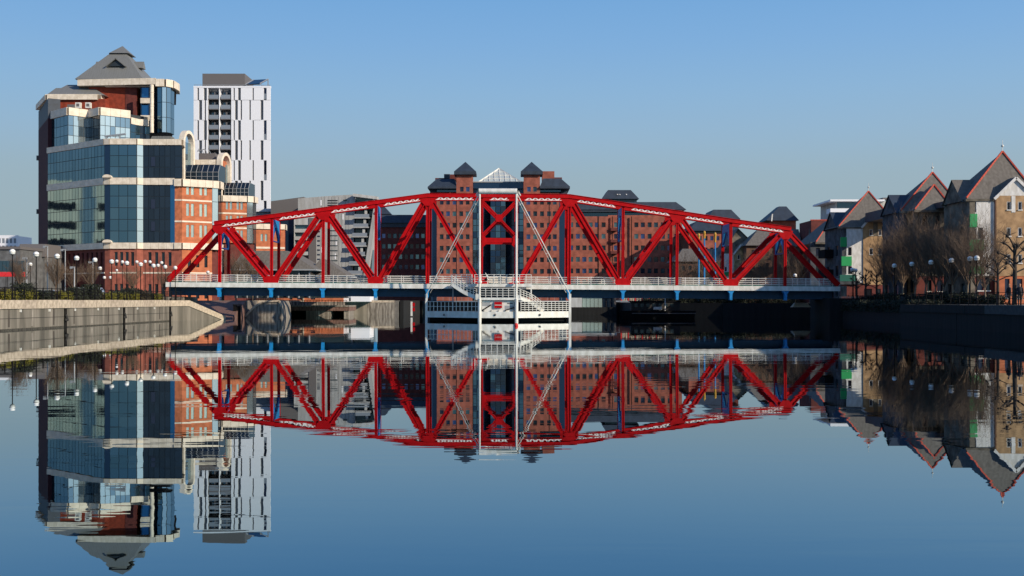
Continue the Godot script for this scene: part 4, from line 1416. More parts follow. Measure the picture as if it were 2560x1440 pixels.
	pb(o, "turret", 940, 968, 533, 560, dw + 6, 5, M.brick_maroon)
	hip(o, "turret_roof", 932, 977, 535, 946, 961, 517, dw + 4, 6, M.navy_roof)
	# the long right wing
	var q := thing("brick_office_wing", "long brick wing with a navy roof behind the bridge's right half", "building", Vector3(XX(1560, 246), 2.7, -246))
	var dq := 246.0
	var r2 := []
	for k in 6:
		r2.append([556.0 + k * 28.8, 568.0 + k * 28.8])
	var w1 := []
	for x in [1428.0, 1444.6, 1461.0, 1476.5, 1492.0, 1509.0]:
		w1.append([x - 5, x + 5])
	pfacade(q, 1415, 1520, 541, 752, dq, w1, r2, M.brick_rose, ws, null, 0.35)
	var w2 := []
	for x in [1540.0, 1557.0, 1591.0, 1607.0, 1624.0, 1640.0, 1657.0, 1674.0, 1691.0]:
		w2.append([x - 5, x + 5])
	pfacade(q, 1520, 1705, 538, 752, dq + 0.5, w2, r2, M.brick_rose, ws, null, 0.35)
	for x in [1496.0, 1531.0, 1579.0]:
		pb(q, "downpipe", x - 0.8, x + 0.8, 541, 752, dq - 0.1, 0.3, M.black)
	for k in 4:
		pb(q, "balcony", 1527, 1545, 570 + k * 28.8, 577 + k * 28.8, dq - 0.6, 1.2, M.brick_maroon)
	pb(q, "rear_mass", 1416, 1704, 535, 752, dq + 2, 18, M.brick_brown)
	pb(q, "attic_glazing", 1416, 1704, 528, 541, dq + 1.2, 3, M.win_b)
	pb(q, "eaves", 1414, 1706, 524, 529.5, dq - 0.3, 20, M.navy_roof)
	hip(q, "roof", 1408, 1716, 524, 1400, 1690, 505, dq - 0.5, 20, M.navy_roof)
	hip(q, "pavilion_roof", 1506, 1598, 497, 1520, 1577, 475, dq + 4, 9, M.navy_roof)
	pb(q, "pavilion", 1512, 1592, 497, 510, dq + 5, 7, M.win_a)
	var mb2 := MB.new()
	for k in [1544.0, 1550.0, 1566.0]:
		mb2.bar(W(k, 487, dq + 4.4), W(k, 477, dq + 6.8), 0.3, 0.1)
	obj(q, "antenna_panel", mb2, M.white)
	# farther right parts
	var far := thing("brick_office_wing", "stepped brick offices with curved navy roof behind the three blue masts", "building", Vector3(XX(1790, 232), 2.7, -232))
	var dn := 232.0
	pfacade(far, 1722, 1850, 582, 752, dn, spread(1728, 1846, 8, 8), [[590, 601], [619, 630], [648, 659], [677, 688]], M.brick_rose, ws, null, 0.35)
	pb(far, "rear_mass", 1722, 1850, 575, 752, dn + 2, 14, M.brick_brown)
	pb(far, "attic_glazing", 1724, 1848, 574, 584, dn + 0.6, 3, M.win_a)
	hip(far, "roof", 1718, 1852, 577, 1742, 1826, 553, dn - 0.8, 13, M.navy_roof)
	hip(far, "upper_roof", 1768, 1852, 548, 1784, 1828, 524, dn + 12, 12, M.navy_roof)
	pb(far, "upper_wall", 1776, 1846, 547, 575, dn + 13, 8, M.brick_maroon)
	var tw := thing("brick_turret_block", "brick turret block with a navy hipped roof right of the bridge's end post", "building", Vector3(XX(1956, 250), 2.7, -250))
	pfacade(tw, 1925, 1990, 552, 752, 250, [], [], M.brick_rose, ws)
	pb(tw, "rear_mass", 1925, 1990, 552, 752, 250.5, 9, M.brick_rose)
	hip(tw, "turret_roof", 1915, 1998, 551, 1948, 1966, 516, 248.8, 9, M.navy_roof)
	mb2 = MB.new()
	mb2.bar(W(1929, 553, 248), W(1931, 535, 248), 0.25, 0.25)
	obj(tw, "flue", mb2, M.white)


# ---------------------------------------------------------------- gabled apartment houses on the right bank
func ridge(root: Node, a: Vector3, b: Vector3, w := 0.17) -> void:
	var mb := MB.new()
	var n := maxi(3, int((b - a).length() / 0.55))
	for k in n:
		mb.bar(a.lerp(b, float(k) / n), a.lerp(b, (k + 0.92) / n) + Vector3(0, 0.015, 0), w, w)
	obj(root, "ridge_tiles", mb, M.ridge_red)


# steep pyramid roof; red tiles on the two front hips
func steep_roof(root: Node, x0: float, x1: float, ye: float, xa: float, ya: float, d: float, a: float, deep: float) -> void:
	var mb := MB.new()
	var y := YY(ye, d)
	var apex := W(xa, ya, d + a)
	var p := [Vector3(XX(x0, d), y, -d), Vector3(XX(x1, d), y, -d), Vector3(XX(x1, d), y, -d - deep), Vector3(XX(x0, d), y, -d - deep)]
	var back := apex + Vector3(0, 0, -(deep - 2 * a))
	mb.tri(p[0], p[1], apex)
	mb.quad(p[1], p[2], back, apex)
	mb.tri(p[2], p[3], back)
	mb.quad(p[3], p[0], apex, back)
	mb.quad(p[3], p[2], p[1], p[0])
	var roof := obj(root, "roof", mb, M.slate)
	ridge(roof, p[0] + Vector3(0, 0.1, 0), apex + Vector3(0, 0.1, 0))
	ridge(roof, p[1] + Vector3(0, 0.1, 0), apex + Vector3(0, 0.1, 0))
	piece(root, "eaves_board", front(d), Vector3(XX(x0, d) - 0.1, y - 0.28, -0.3), Vector3(XX(x1, d) + 0.1, y - 0.02, 0.12), M.render_grey)
	mb = MB.new()
	if deep < 7.0:
		return
	mb.tube(apex, apex + UP * 1.4, 0.05, 0.02, 6)
	mb.ball(apex + UP * 0.7, 0.16, 10)
	obj(roof, "finial", mb, M.white)


func front_gable(root: Node, x0: float, x1: float, ye: float, xa: float, ya: float, yb: float, d: float, proud: float, deep: float, wall: Material, head: Material, wins: Array, rows: Array) -> void:
	var f := d - proud
	pfacade(root, x0, x1, ye, yb, f, wins, rows, wall, [M.win_black, M.win_c], M.render_white, 0.14)
	piece(root, "gable_flank", front(f), Vector3(XX(x0, f) + 0.01, YY(yb, f), -proud - 0.5), Vector3(XX(x0, f) + 0.5, YY(ye, f), -0.01), wall)
	for w in wins:
		for r in rows:
			var mb := MB.new()
			var xf := front(f)
			var u0 := XX(w[0], f)
			var u1 := XX(w[1], f)
			var v0 := YY(r[1], f)
			var v1 := YY(r[0], f)
			mb.box(xf, Vector3(u0, v0, -0.13), Vector3(u0 + 0.06, v1, -0.03))
			mb.box(xf, Vector3(u1 - 0.06, v0, -0.13), Vector3(u1, v1, -0.03))
			mb.box(xf, Vector3(u0 + 0.06, v1 - 0.06, -0.13), Vector3(u1 - 0.06, v1, -0.03))
			obj(root, "window_frame", mb, M.render_white)
	var mb := MB.new()
	mb.extrude(PackedVector2Array([Vector2(XX(x0, f), YY(ye, f)), Vector2(XX(x1, f), YY(ye, f)), Vector2(XX(xa, f), YY(ya, f))]), front(f), -0.5, 0.004)
	obj(root, "gable_wall", mb, head)
	var l := Vector3(XX(x0, f) - 0.3, YY(ye, f) - 0.3, -f + 0.16)
	var r := Vector3(XX(x1, f) + 0.3, YY(ye, f) - 0.3, -f + 0.16)
	var a := Vector3(XX(xa, f), YY(ya, f) + 0.15, -f + 0.16)
	var back := Vector3(0, 0, -deep - proud)
	mb = MB.new()
	mb.quad(l, a, a + back, l + back)
	mb.quad(a, r, r + back, a + back)
	obj(root, "gable_roof", mb, M.slate)
	mb = MB.new()
	mb.bar(l + Vector3(0, -0.1, 0.03), a + Vector3(0, -0.1, 0.03), 0.3, 0.08)
	mb.bar(a + Vector3(0, -0.1, 0.03), r + Vector3(0, -0.1, 0.03), 0.3, 0.08)
	obj(root, "bargeboard", mb, M.render_white)


func make_right_houses() -> void:
	var gl := [M.win_a, M.win_black, M.win_c]
	# nearest block
	var d := 118.0
	var t := thing("apartment_house", "tallest gabled apartment house at the right edge, with green panels and white gable", "house", Vector3(XX(2480, d), 2.25, -d))
	pfacade(t, 2441, 2496, 500, 690, d, [[2445, 2458]], [[569, 597], [620, 645]], M.render_white, gl, M.render_white, 0.15)
	pfacade(t, 2424, 2441, 500, 690, d + 0.02, [[2429, 2440]], [[504, 531], [571, 597], [630, 660]], M.render_white, gl, null, 0.15)
	pb(t, "green_panel", 2425, 2443.5, 534.5, 568, d - 0.1, 0.3, M.green)
	pb(t, "green_panel", 2425, 2460, 599, 627, d - 0.12, 0.3, M.green)
	pb(t, "green_panel", 2425, 2460, 665, 684, d - 0.12, 0.3, M.green)
	pb(t, "white_mullion", 2442, 2444, 684, 640, d - 0.15, 0.2, M.render_white)
	pfacade(t, 2424, 2490, 690, 765, d + 0.3, [[2442, 2458], [2466, 2476]], [[697, 726]], M.brick_maroon, gl, M.render_white, 0.15)
	pfacade(t, 2490, 2640, 690, 765, d - 0.1, [[2512, 2524], [2540, 2556]], [[697, 745]], M.brick_orange, gl, M.render_white, 0.15)
	front_gable(t, 2491, 2587, 489, 2539, 446, 690, d, 0.15, 4, M.brick_yellow, M.render_white, [[2517, 2527], [2545, 2555]], [[504, 524], [569, 590], [636, 657]])
	pb(t, "white_strip", 2529, 2538.5, 490, 531, d - 0.2, 0.3, M.render_white)
	pb(t, "rear_mass", 2425, 2640, 500, 765, d + 1.2, 5.5, M.render_grey)
	steep_roof(t, 2416, 2600, 497, 2506, 380, d, 3.6, 7.2)
	pb(t, "downpipe", 2487.5, 2490, 500, 760, d - 0.25, 0.15, M.brick_brown)
	# side gable towards the water, in shade
	var sx := XX(2424, d)
	var side := frame(Vector2(sx, -d - 7.0), Vector2(sx, -d))
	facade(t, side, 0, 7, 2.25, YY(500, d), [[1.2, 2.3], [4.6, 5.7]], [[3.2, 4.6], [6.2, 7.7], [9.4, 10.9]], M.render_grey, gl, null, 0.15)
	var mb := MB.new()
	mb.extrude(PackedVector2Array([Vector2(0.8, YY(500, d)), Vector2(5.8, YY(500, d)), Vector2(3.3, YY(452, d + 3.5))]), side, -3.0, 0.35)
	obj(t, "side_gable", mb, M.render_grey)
	mb = MB.new()
	var gb := side * Vector3(3.3, YY(449, d + 3.5), 0.5)
	for s in [-1.0, 1.0]:
		var lo := side * Vector3(3.3 + s * 2.9, YY(503, d), 0.5)
		if s < 0:
			mb.quad(lo, gb, gb + Vector3(3.2, 0, 0), lo + Vector3(3.2, 0, 0))
		else:
			mb.quad(gb, lo, lo + Vector3(3.2, 0, 0), gb + Vector3(3.2, 0, 0))
	obj(t, "side_gable_roof", mb, M.slate)
	# middle block
	d = 140.0
	t = thing("apartment_house", "middle apartment house of the right bank with two stacked steep roofs and rooflight", "house", Vector3(XX(2320, d), 2.25, -d))
	steep_roof(t, 2252, 2412, 528, 2331, 432, d, 3.8, 7.6)
	steep_roof(t, 2287, 2384, 525, 2335, 463, d - 2.4, 2.3, 6.0)
	pb(t, "rooflight", 2340, 2353, 465, 474, d + 3.6, 0.8, M.frame)
	pfacade(t, 2255, 2290, 529, 765, d + 0.3, [[2262, 2270], [2276, 2284]], [[545, 565], [590, 612], [640, 662], [700, 730]], M.brick_yellow, gl, null, 0.15)
	pfacade(t, 2290, 2400, 527, 690, d - 1.8, [[2304, 2320], [2340, 2350], [2366, 2380]], [[540, 565], [585, 612], [632, 660]], M.render_grey, gl, null, 0.3)
	pfacade(t, 2290, 2425, 690, 765, d - 1.7, [[2318, 2328], [2343, 2357], [2392, 2402]], [[700, 728]], M.brick_maroon, gl, M.render_white, 0.15)
	for k in 3:
		pb(t, "balcony", 2302, 2346, 566 + k * 48, 576 + k * 48, d - 2.6, 1.0, M.brick_brown)
		pb(t, "balcony", 2360, 2386, 566 + k * 48, 576 + k * 48, d - 2.6, 1.0, M.brick_brown)
	for k in [2286.0, 2298.0, 2350.0]:
		pb(t, "white_pier", k, k + 8, 528, 690, d - 2.0, 0.6, M.render_grey)
	pb(t, "rear_mass", 2256, 2410, 529, 765, d + 1.2, 6, M.render_grey)
	mb = MB.new()
	mb.loft(ring(XX(2300, d - 2.5), XX(2412, d - 2.5), -d + 2.5, -d - 4), YY(528, d - 2.5), ring(XX(2370, d - 2.5), XX(2412, d - 2.5), -d - 0.5, -d - 4), YY(492, d - 0.5))
	obj(t, "lean_to_roof", mb, M.navy_roof)
	sx = XX(2256, d)
	side = frame(Vector2(sx, -d - 7.5), Vector2(sx, -d))
	facade(t, side, 0, 7.5, 2.25, YY(529, d), [[1.2, 2.4], [4.8, 6.0]], [[3.2, 4.8], [6.4, 7.9], [9.6, 11.0]], M.render_blue_shade, gl, null, 0.15)
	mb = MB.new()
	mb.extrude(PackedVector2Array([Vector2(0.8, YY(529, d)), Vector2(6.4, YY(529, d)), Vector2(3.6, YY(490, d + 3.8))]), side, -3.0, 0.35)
	obj(t, "side_gable", mb, M.render_blue_shade)
	mb = MB.new()
	gb = side * Vector3(3.6, YY(487, d + 3.8), 0.5)
	var l0 := side * Vector3(0.4, YY(532, d), 0.5)
	var l1 := side * Vector3(6.8, YY(532, d), 0.5)
	mb.quad(l0, gb, gb + Vector3(3.2, 0, 0), l0 + Vector3(3.2, 0, 0))
	mb.quad(gb, l1, l1 + Vector3(3.2, 0, 0), gb + Vector3(3.2, 0, 0))
	obj(t, "side_gable_roof", mb, M.navy_roof)
	t = thing("link_building", "brown shaded link with balconies between the middle and the tallest house", "building", Vector3(XX(2400, 133), 2.25, -133))
	pfacade(t, 2385, 2470, 512, 765, 133, [[2392, 2402], [2412, 2422]], [[530, 552], [590, 612], [645, 668]], M.brick_brown, gl, null, 0.15)
	for k in 3:
		pb(t, "balcony", 2388, 2428, 553 + k * 55, 565 + k * 55, 131.8, 1.2, M.black)
	pb(t, "roof", 2380, 2470, 498, 513, 132.5, 8, M.navy_roof)
	# link between middle and far block
	t = thing("link_building", "low shaded link building with dark balcony between two gabled houses", "building", Vector3(XX(2235, 156), 2.25, -156))
	pfacade(t, 2214, 2290, 545, 765, 156, [[2222, 2232], [2240, 2250]], [[575, 600], [640, 665]], M.render_blue_shade, gl, null, 0.15)
	pb(t, "balcony", 2212, 2240, 565, 592, 154.8, 1.2, M.black)
	pb(t, "roof", 2208, 2290, 522, 546, 157.5, 8, M.navy_roof)
	# block at the bridge end
	d = 166.0
	t = thing("apartment_house", "apartment house by the bridge end with bright green panels and yellow brick gable", "house", Vector3(XX(2160, d), 2.25, -d))
	pfacade(t, 2117.5, 2158, 567, 708, d, [], [], M.render_white, gl)
	pfacade(t, 2105, 2117.5, 567, 708, d + 0.02, [[2108, 2116]], [[571, 591], [618, 639], [665, 685]], M.render_white, gl, null, 0.15)
	pb(t, "window", 2121, 2129, 618, 638, d - 0.03, 0.2, M.win_black)
	pb(t, "window", 2121, 2130, 666, 685, d - 0.03, 0.2, M.win_black)
	pb(t, "green_panel", 2102, 2117, 593, 617, d - 0.12, 0.3, M.green)
	pb(t, "green_panel", 2104, 2129.5, 641, 664.5, d - 0.12, 0.3, M.green)
	pb(t, "green_panel", 2100, 2140, 687, 703, d - 0.5, 0.5, M.green_dark)
	pb(t, "balcony_front", 2100, 2150, 703.5, 711, d - 0.5, 0.6, M.render_blue_shade)
	front_gable(t, 2158, 2213, 563, 2188, 532, 712, d, 0.15, 4, M.brick_yellow, M.brick_yellow, [[2173.5, 2182], [2196, 2204]], [[573.5, 588], [620.5, 636]])
	pb(t, "gable_panel", 2183.5, 2194.5, 548, 590, d - 0.2, 0.1, M.render_grey)
	pfacade(t, 2104, 2260, 712, 765, d - 0.1, [[2160, 2180], [2190, 2202]], [[722, 745]], M.brick_maroon, gl, null, 0.15)
	steep_roof(t, 2097, 2246, 567, 2171, 479, d, 3.8, 7.6)
	pb(t, "rear_mass", 2105, 2246, 567, 765, d + 1.5, 6, M.render_grey)
	sx = XX(2105, d)
	side = frame(Vector2(sx, -d - 9.0), Vector2(sx, -d))
	facade(t, side, 0, 9, 2.25, YY(567, d), [[1.2, 2.6], [5.6, 7.0]], [[3.4, 5.0], [6.6, 8.2], [9.8, 11.4]], M.render_blue_shade, gl, null, 0.15)
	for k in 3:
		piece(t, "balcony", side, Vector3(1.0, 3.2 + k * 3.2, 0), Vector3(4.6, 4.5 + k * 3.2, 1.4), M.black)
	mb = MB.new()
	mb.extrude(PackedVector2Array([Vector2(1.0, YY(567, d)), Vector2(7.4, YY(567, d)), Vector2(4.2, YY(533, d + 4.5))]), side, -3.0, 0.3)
	obj(t, "side_gable", mb, M.render_blue_shade)
	mb = MB.new()
	gb = side * Vector3(4.2, YY(530, d + 4.5), 0.5)
	l0 = side * Vector3(0.5, YY(570, d), 0.5)
	l1 = side * Vector3(7.9, YY(570, d), 0.5)
	mb.quad(l0, gb, gb + Vector3(3.4, 0, 0), l0 + Vector3(3.4, 0, 0))
	mb.quad(gb, l1, l1 + Vector3(3.4, 0, 0), gb + Vector3(3.4, 0, 0))
	obj(t, "side_gable_roof", mb, M.navy_roof)
	# houses farther along
	t = thing("apartment_house", "shaded house with a red-ridged grey roof just right of the bridge's end post", "house", Vector3(XX(2050, 182), 2.25, -182))
	d = 182.0
	pfacade(t, 2026, 2120, 605, 765, d, [[2040, 2050], [2062, 2072]], [[620, 640], [665, 685]], M.render_blue_shade, gl, null, 0.15)
	steep_roof(t, 2040, 2130, 606, 2078, 550, d - 0.5, 5.0, 14.0)
	mb = MB.new()
	mb.extrude(PackedVector2Array([Vector2(XX(2028, 196), 2.25), Vector2(XX(2084, 196), 2.25), Vector2(XX(2084, 196), YY(551, 196)), Vector2(XX(2028, 196), YY(551, 196))]), front(196), -8, 0)
	obj(t, "rear_mass", mb, M.brick_maroon)
	mb = MB.new()
	mb.quad(W(2020, 600, 195.6), W(2084, 600, 195.6), W(2084, 550, 198), W(2026, 550, 198))
	mb.quad(W(2020, 600, 195.7), W(2026, 550, 198), W(2026, 550, 206), W(2020, 600, 206))
	obj(t, "rear_roof", mb, M.slate)
	ridge(t, W(2026, 550, 197.9), W(2084, 550, 197.9))
	t = thing("modern_flats", "white modern flats with flat overhanging roofs behind the gabled houses", "building", Vector3(XX(2140, 240), 2.25, -240))
	pb(t, "wall", 2090, 2215, 503, 752, 240, 12, M.clad_pale)
	pb(t, "roof_slab", 2076, 2212, 498.5, 503, 238, 14, M.tower_white)
	pb(t, "glazing", 2093, 2150, 505, 520, 239.8, 0.4, M.win_b)
	pb(t, "balcony", 2076, 2200, 521, 533, 238.2, 3, M.tower_white)
	pb(t, "glazing", 2090, 2150, 535, 560, 239.8, 0.4, M.win_a)
	pb(t, "roof_plant", 2207, 2222, 494, 499, 239, 4, M.plant_grey)
	# houses behind the right half of the bridge
	t = thing("terraced_house", "pale gabled house behind the bridge with a small cream gable and green panel", "house", Vector3(XX(1845, 205), 2.25, -205))
	d = 205.0
	pfacade(t, 1806, 1838, 634, 715, d, [[1812, 1817]], [[668, 678]], M.render_white, gl, null, 0.15)
	pb(t, "green_panel", 1811, 1822, 680, 690, d - 0.1, 0.2, M.green)
	front_gable(t, 1837, 1869, 631, 1854, 611, 715, d, 1.0, 7, M.brick_pale, M.brick_pale, [[1844, 1850]], [[637, 648]])
	mb = MB.new()
	mb.extrude(PackedVector2Array([Vector2(XX(1806, d + 2), 2.25), Vector2(XX(1872, d + 2), 2.25), Vector2(XX(1872, d + 2), YY(597, d + 2)), Vector2(XX(1846, d + 2), YY(572, d + 2)), Vector2(XX(1806, d + 2), YY(632, d + 2))]), front(d + 2), -9, 0)
	obj(t, "gable_end", mb, M.render_grey)
	mb = MB.new()
	mb.quad(W(1800, 642, d + 1.5), W(1846, 571, d + 1.5), W(1846, 571, d + 1.5) + Vector3(0, 0, -10), W(1800, 642, d + 1.5) + Vector3(0, 0, -10))
	mb.quad(W(1846, 571, d + 1.5), W(1876, 600, d + 1.5), W(1876, 600, d + 1.5) + Vector3(0, 0, -10), W(1846, 571, d + 1.5) + Vector3(0, 0, -10))
	obj(t, "roof", mb, M.slate)
	t = thing("terraced_house", "dark shaded house with a steep lit roof slope left of the last verticals", "house", Vector3(XX(1920, 200), 2.25, -200))
	d = 200.0
	pfacade(t, 1866, 2000, 612, 765, d, spread(1874, 1996, 7, 8), [[625, 640], [658, 672]], M.brick_brown, gl, null, 0.15)
	pb(t, "rear_mass", 1866, 2000, 612, 765, d + 1, 9, M.brick_brown)
	mb = MB.new()
	mb.loft(ring(XX(1862, d), XX(2004, d), -d + 0.6, -d - 10), YY(614, d), ring(XX(1895, d + 5), XX(1996, d + 5), -d - 4.9, -d - 5.1), YY(573, d + 5))
	obj(t, "roof", mb, M.slate)
	t = thing("terraced_house", "low brown house in deep shade behind the blue masts", "house", Vector3(XX(1740, 206), 2.25, -206))
	d = 206.0
	pfacade(t, 1690, 1802, 652, 765, d, spread(1700, 1800, 6, 8), [[664, 676]], M.brick_brown, gl, null, 0.15)
	pb(t, "rear_mass", 1690, 1802, 652, 765, d + 1, 9, M.brick_brown)
	mb = MB.new()
	mb.loft(ring(XX(1684, d), XX(1808, d), -d + 0.6, -d - 11), YY(654, d), ring(XX(1706, d + 5), XX(1790, d + 5), -d - 4.9, -d - 5.5), YY(622, d + 5))
	obj(t, "roof", mb, M.slate)
	for k in 3:
		var px: float = [1747.0, 1761.0, 1788.0][k]
		var yt: float = [585.0, 579.0, 583.0][k]
		var yy: float = [595.0, 592.0, 602.0][k]
		var m := thing("marker_mast", ["left one of three blue masts with yellow heads behind the bridge", "tallest blue mast with yellow head, between two others behind the bridge", "right one of three blue masts, thickest, with a long yellow head"][k], "mast", W(px, 752, 190), 0, "blue masts with yellow heads")
		mb = MB.new()
		mb.tube(Vector3(XX(px, 190), 2.25, -190), W(px, yy + 4, 190), 0.15, 0.13, 10)
		obj(m, "pole", mb, M.blue)
		mb = MB.new()
		mb.ball(W(px, yt + 3, 190), 0.24, 10, 1.6)
		mb.tube(W(px, yt + 4, 190), W(px, yy + 4, 190), 0.22, 0.17, 10)
		obj(m, "head", mb, M.yellow)


# ---------------------------------------------------------------- far bank, boats and walls under the bridge
func make_far_bank() -> void:
	var t := thing("stone_bank", "pale sloping stone bank with pointed end, left under the bridge", "embankment", W(660, 794, 166))
	var mb := MB.new()
	mb.extrude(PackedVector2Array([Vector2(XX(611, 166), -1.0), Vector2(XX(611, 166), 0.1), Vector2(XX(634, 166), 1.6), Vector2(XX(656, 166), 2.55), Vector2(XX(698, 166), 2.65), Vector2(XX(703, 166), 1.8), Vector2(XX(705, 166), -1.0)]), front(166), -7, 0)
	obj(t, "stone_wall", mb, M.stone_pale)
	mb = MB.new()
	for k in [[611, 0.1, 634, 1.6], [634, 1.6, 656, 2.55], [656, 2.55, 698, 2.65], [698, 2.65, 703.5, 1.8]]:
		mb.bar(Vector3(XX(k[0], 166), k[1], -165.95), Vector3(XX(k[2], 166), k[3], -165.95), 0.3, 0.25)
	obj(t, "coping", mb, M.coping)
	mb = MB.new()
	for k in 16:
		mb.bar(W(610 + k * 6, 752, 170), W(610 + k * 6, 734, 170), 0.05, 0.05)
	mb.bar(W(608, 736, 170), W(704, 736, 170), 0.06, 0.06)
	mb.bar(W(608, 743, 170), W(704, 743, 170), 0.05, 0.05)
	obj(t, "fence", mb, M.black)
	var inlet := frame(Vector2(-41.6, -173), Vector2(-41.6, -199))
	for k in 4:
		piece(t, "stone_wall", inlet, Vector3(k * 6.5 + 0.04, -1.0, -0.4), Vector3(k * 6.5 + 6.46, 2.2, 0.06), M.stone_pale)
		piece(t, "coping", inlet, Vector3(k * 6.5 + 0.02, 2.2, -0.6), Vector3(k * 6.5 + 6.48, 2.74, 0.14), M.coping_b)
	t = thing("low_wall", "low maroon brick wall with a white rail on top behind the slipway", "wall", W(578, 756, 168))
	pb(t, "brickwork", 536, 613, 757, 770, 168, 0.5, M.brick_maroon)
	pb(t, "white_rail", 536, 614, 752.5, 757, 167.8, 0.7, M.coping)
	for k in 6:
		pb(t, "pier", 538 + k * 14, 541 + k * 14, 753, 770, 167.7, 0.4, M.brick_flank)
	t = thing("slipway", "brown paved slipway between the quay wall's end and the stone bank", "slipway", Vector3(-45, 0, -160))
	mb = MB.new()
	mb.extrude(PackedVector2Array([Vector2(-166, 2.6), Vector2(-157.2, -0.1), Vector2(-157.2, -1), Vector2(-166, -1)]), Transform3D(Basis(Vector3(0, 0, 1), UP, Vector3(-1, 0, 0)), Vector3.ZERO), 41.7, 49.5)
	obj(t, "ramp", mb, M.timber)
	t = thing("timber_dolphin", "black timber fender pile standing at the foot of the slipway", "mooring pile", W(592, 795, 161))
	pb(t, "pile", 583, 590, 763, 800, 161, 0.5, M.black)
	pb(t, "pile", 591, 600, 765, 800, 161.2, 0.5, M.black)
	pb(t, "cap", 582, 601, 761, 764, 160.9, 0.9, M.black)
	t = thing("jetty", "brown jetty with dark openings in front of the low brick building", "jetty", W(780, 786, 192))
	var d := 192.0
	pb(t, "deck", 704, 872, 767, 777, d, 9, M.timber)
	pb(t, "fascia", 704, 872, 763.5, 767, d - 0.1, 9, M.stone_pale)
	for k in [[704, 709], [765, 777], [777.5, 790], [790.5, 804], [804.5, 827], [860, 872]]:
		pb(t, "pier", k[0], k[1], 777, 796, d + 0.2, 6, M.stone if int(k[0]) % 2 else M.stone_pale)
	pb(t, "back_wall", 704, 872, 777, 796, d + 6, 1, M.black)
	mb = MB.new()
	for k in 22:
		mb.bar(W(708 + k * 7.5, 764, d), W(708 + k * 7.5, 750, d), 0.06, 0.06)
	mb.bar(W(706, 751, d), W(868, 751, d), 0.07, 0.07)
	mb.bar(W(706, 757, d), W(868, 757, d), 0.05, 0.05)
	obj(t, "railing", mb, M.black)
	t = thing("low_brick_building", "low orange brick building behind the jetty, under the bridge", "building", W(750, 752, 200))
	d = 200.0
	pfacade(t, 692, 800, 694, 756, d, [[723, 731], [742, 758], [776, 788]], [[700, 728], [736, 749]], M.brick_orange, [M.win_a, M.win_c], null, 0.2)
	pfacade(t, 800, 858, 700, 756, d + 1, [[806, 812], [826, 832], [842, 850]], [[708, 735]], M.brick_orange, [M.win_a, M.win_c], null, 0.2)
	pb(t, "pier", 757, 760, 700, 756, d - 0.2, 0.4, M.coping)
	pb(t, "rear_mass", 692, 858, 698, 756, d + 1.8, 8, M.brick_maroon)
	pb(t, "plinth", 700, 858, 754, 764, d - 1, 2, M.stone_pale)
	t = thing("white_kiosk", "small white flat building with dark windows under the bridge's left half", "kiosk", W(890, 752, 202))
	pfacade(t, 856, 924, 726, 754, 202, [[872, 877], [924, 924.1]], [[735, 753]], M.tower_white, [M.win_a], null, 0.2)
	pb(t, "rear_mass", 856, 924, 728, 754, 203, 6, M.tower_white)
	t = thing("dock_wall", "pale stone dock wall with coping at the far side of the dock", "quay wall", W(920, 786, 206))
	var xf := frame(Vector2(-41.6, -199), Vector2(-28, -206))
	piece(t, "wall_panel", xf, Vector3(0, -1, -0.5), Vector3(15.4, 2.3, 0.05), M.stone)
	piece(t, "wall_panel", front(205.9), Vector3(-28.1, -1, -0.5), Vector3(-22.9, 2.3, 0.05), M.stone_pale)
	piece(t, "coping_stone", xf, Vector3(0, 2.3, -0.6), Vector3(15.4, 2.74, 0.12), M.coping_b)
	piece(t, "coping_stone", front(205.9), Vector3(-28.1, 2.3, -0.6), Vector3(-22.9, 2.75, 0.12), M.coping)
	for k in 4:
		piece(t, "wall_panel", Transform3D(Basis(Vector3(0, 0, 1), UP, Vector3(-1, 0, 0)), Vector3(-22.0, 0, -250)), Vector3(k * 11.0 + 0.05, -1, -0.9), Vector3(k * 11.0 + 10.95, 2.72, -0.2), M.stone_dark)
	t = thing("basin_wall", "dark shaded basin wall with railing at the far end of the dock", "quay wall", W(1240, 780, 228))
	xf = frame(Vector2(-16, -225.8), Vector2(21, -205.8))
	for k in 5:
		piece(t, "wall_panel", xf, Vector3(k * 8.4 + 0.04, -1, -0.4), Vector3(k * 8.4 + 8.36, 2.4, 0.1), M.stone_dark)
	mb = MB.new()
	for k in 28:
		mb.bar(xf * Vector3(k * 1.55, 2.3, 0), xf * Vector3(k * 1.55, 3.5, 0), 0.05, 0.05)
	mb.bar(xf * Vector3(0, 3.5, 0), xf * Vector3(42, 3.5, 0), 0.06, 0.06)
	obj(t, "railing", mb, M.steel)
	t = thing("glass_pavilion", "low grey pavilion with teal glass on the far quay right of the pontoon", "pavilion", W(1485, 760, 200))
	d = 200.0
	pb(t, "wall", 1425, 1455, 739, 772, d, 5, M.clad_pale)
	pb(t, "roof", 1424, 1542, 736, 741, d - 0.3, 7, M.grey_paint)
	for k in 8:
		pb(t, "glass_pane", 1456 + k * 10, 1465 + k * 10, 742, 768, d + 0.2, 0.1, M.glass_mint if k < 5 else M.glass_dark)
	pb(t, "back_wall", 1455, 1540, 741, 770, d + 4.5, 0.5, M.plant_grey)
	pb(t, "base", 1424, 1542, 768, 790, d - 0.1, 8, M.stone_dark)
	# barge
	var b := thing("barge", "long dark barge with low cabin moored under the bridge's right half", "boat", W(1640, 788, 160))
	d = 160.0
	var x0 := XX(1546, d)
	var x1 := XX(1735, d)
	mb = MB.new()
	var lower := PackedVector2Array([Vector2(x0 + 0.9, -d - 1.2), Vector2(x0 + 2.4, -d + 0.1), Vector2(x1, -d + 0.1), Vector2(x1, -d - 2.6), Vector2(x0 + 2.4, -d - 2.6)])
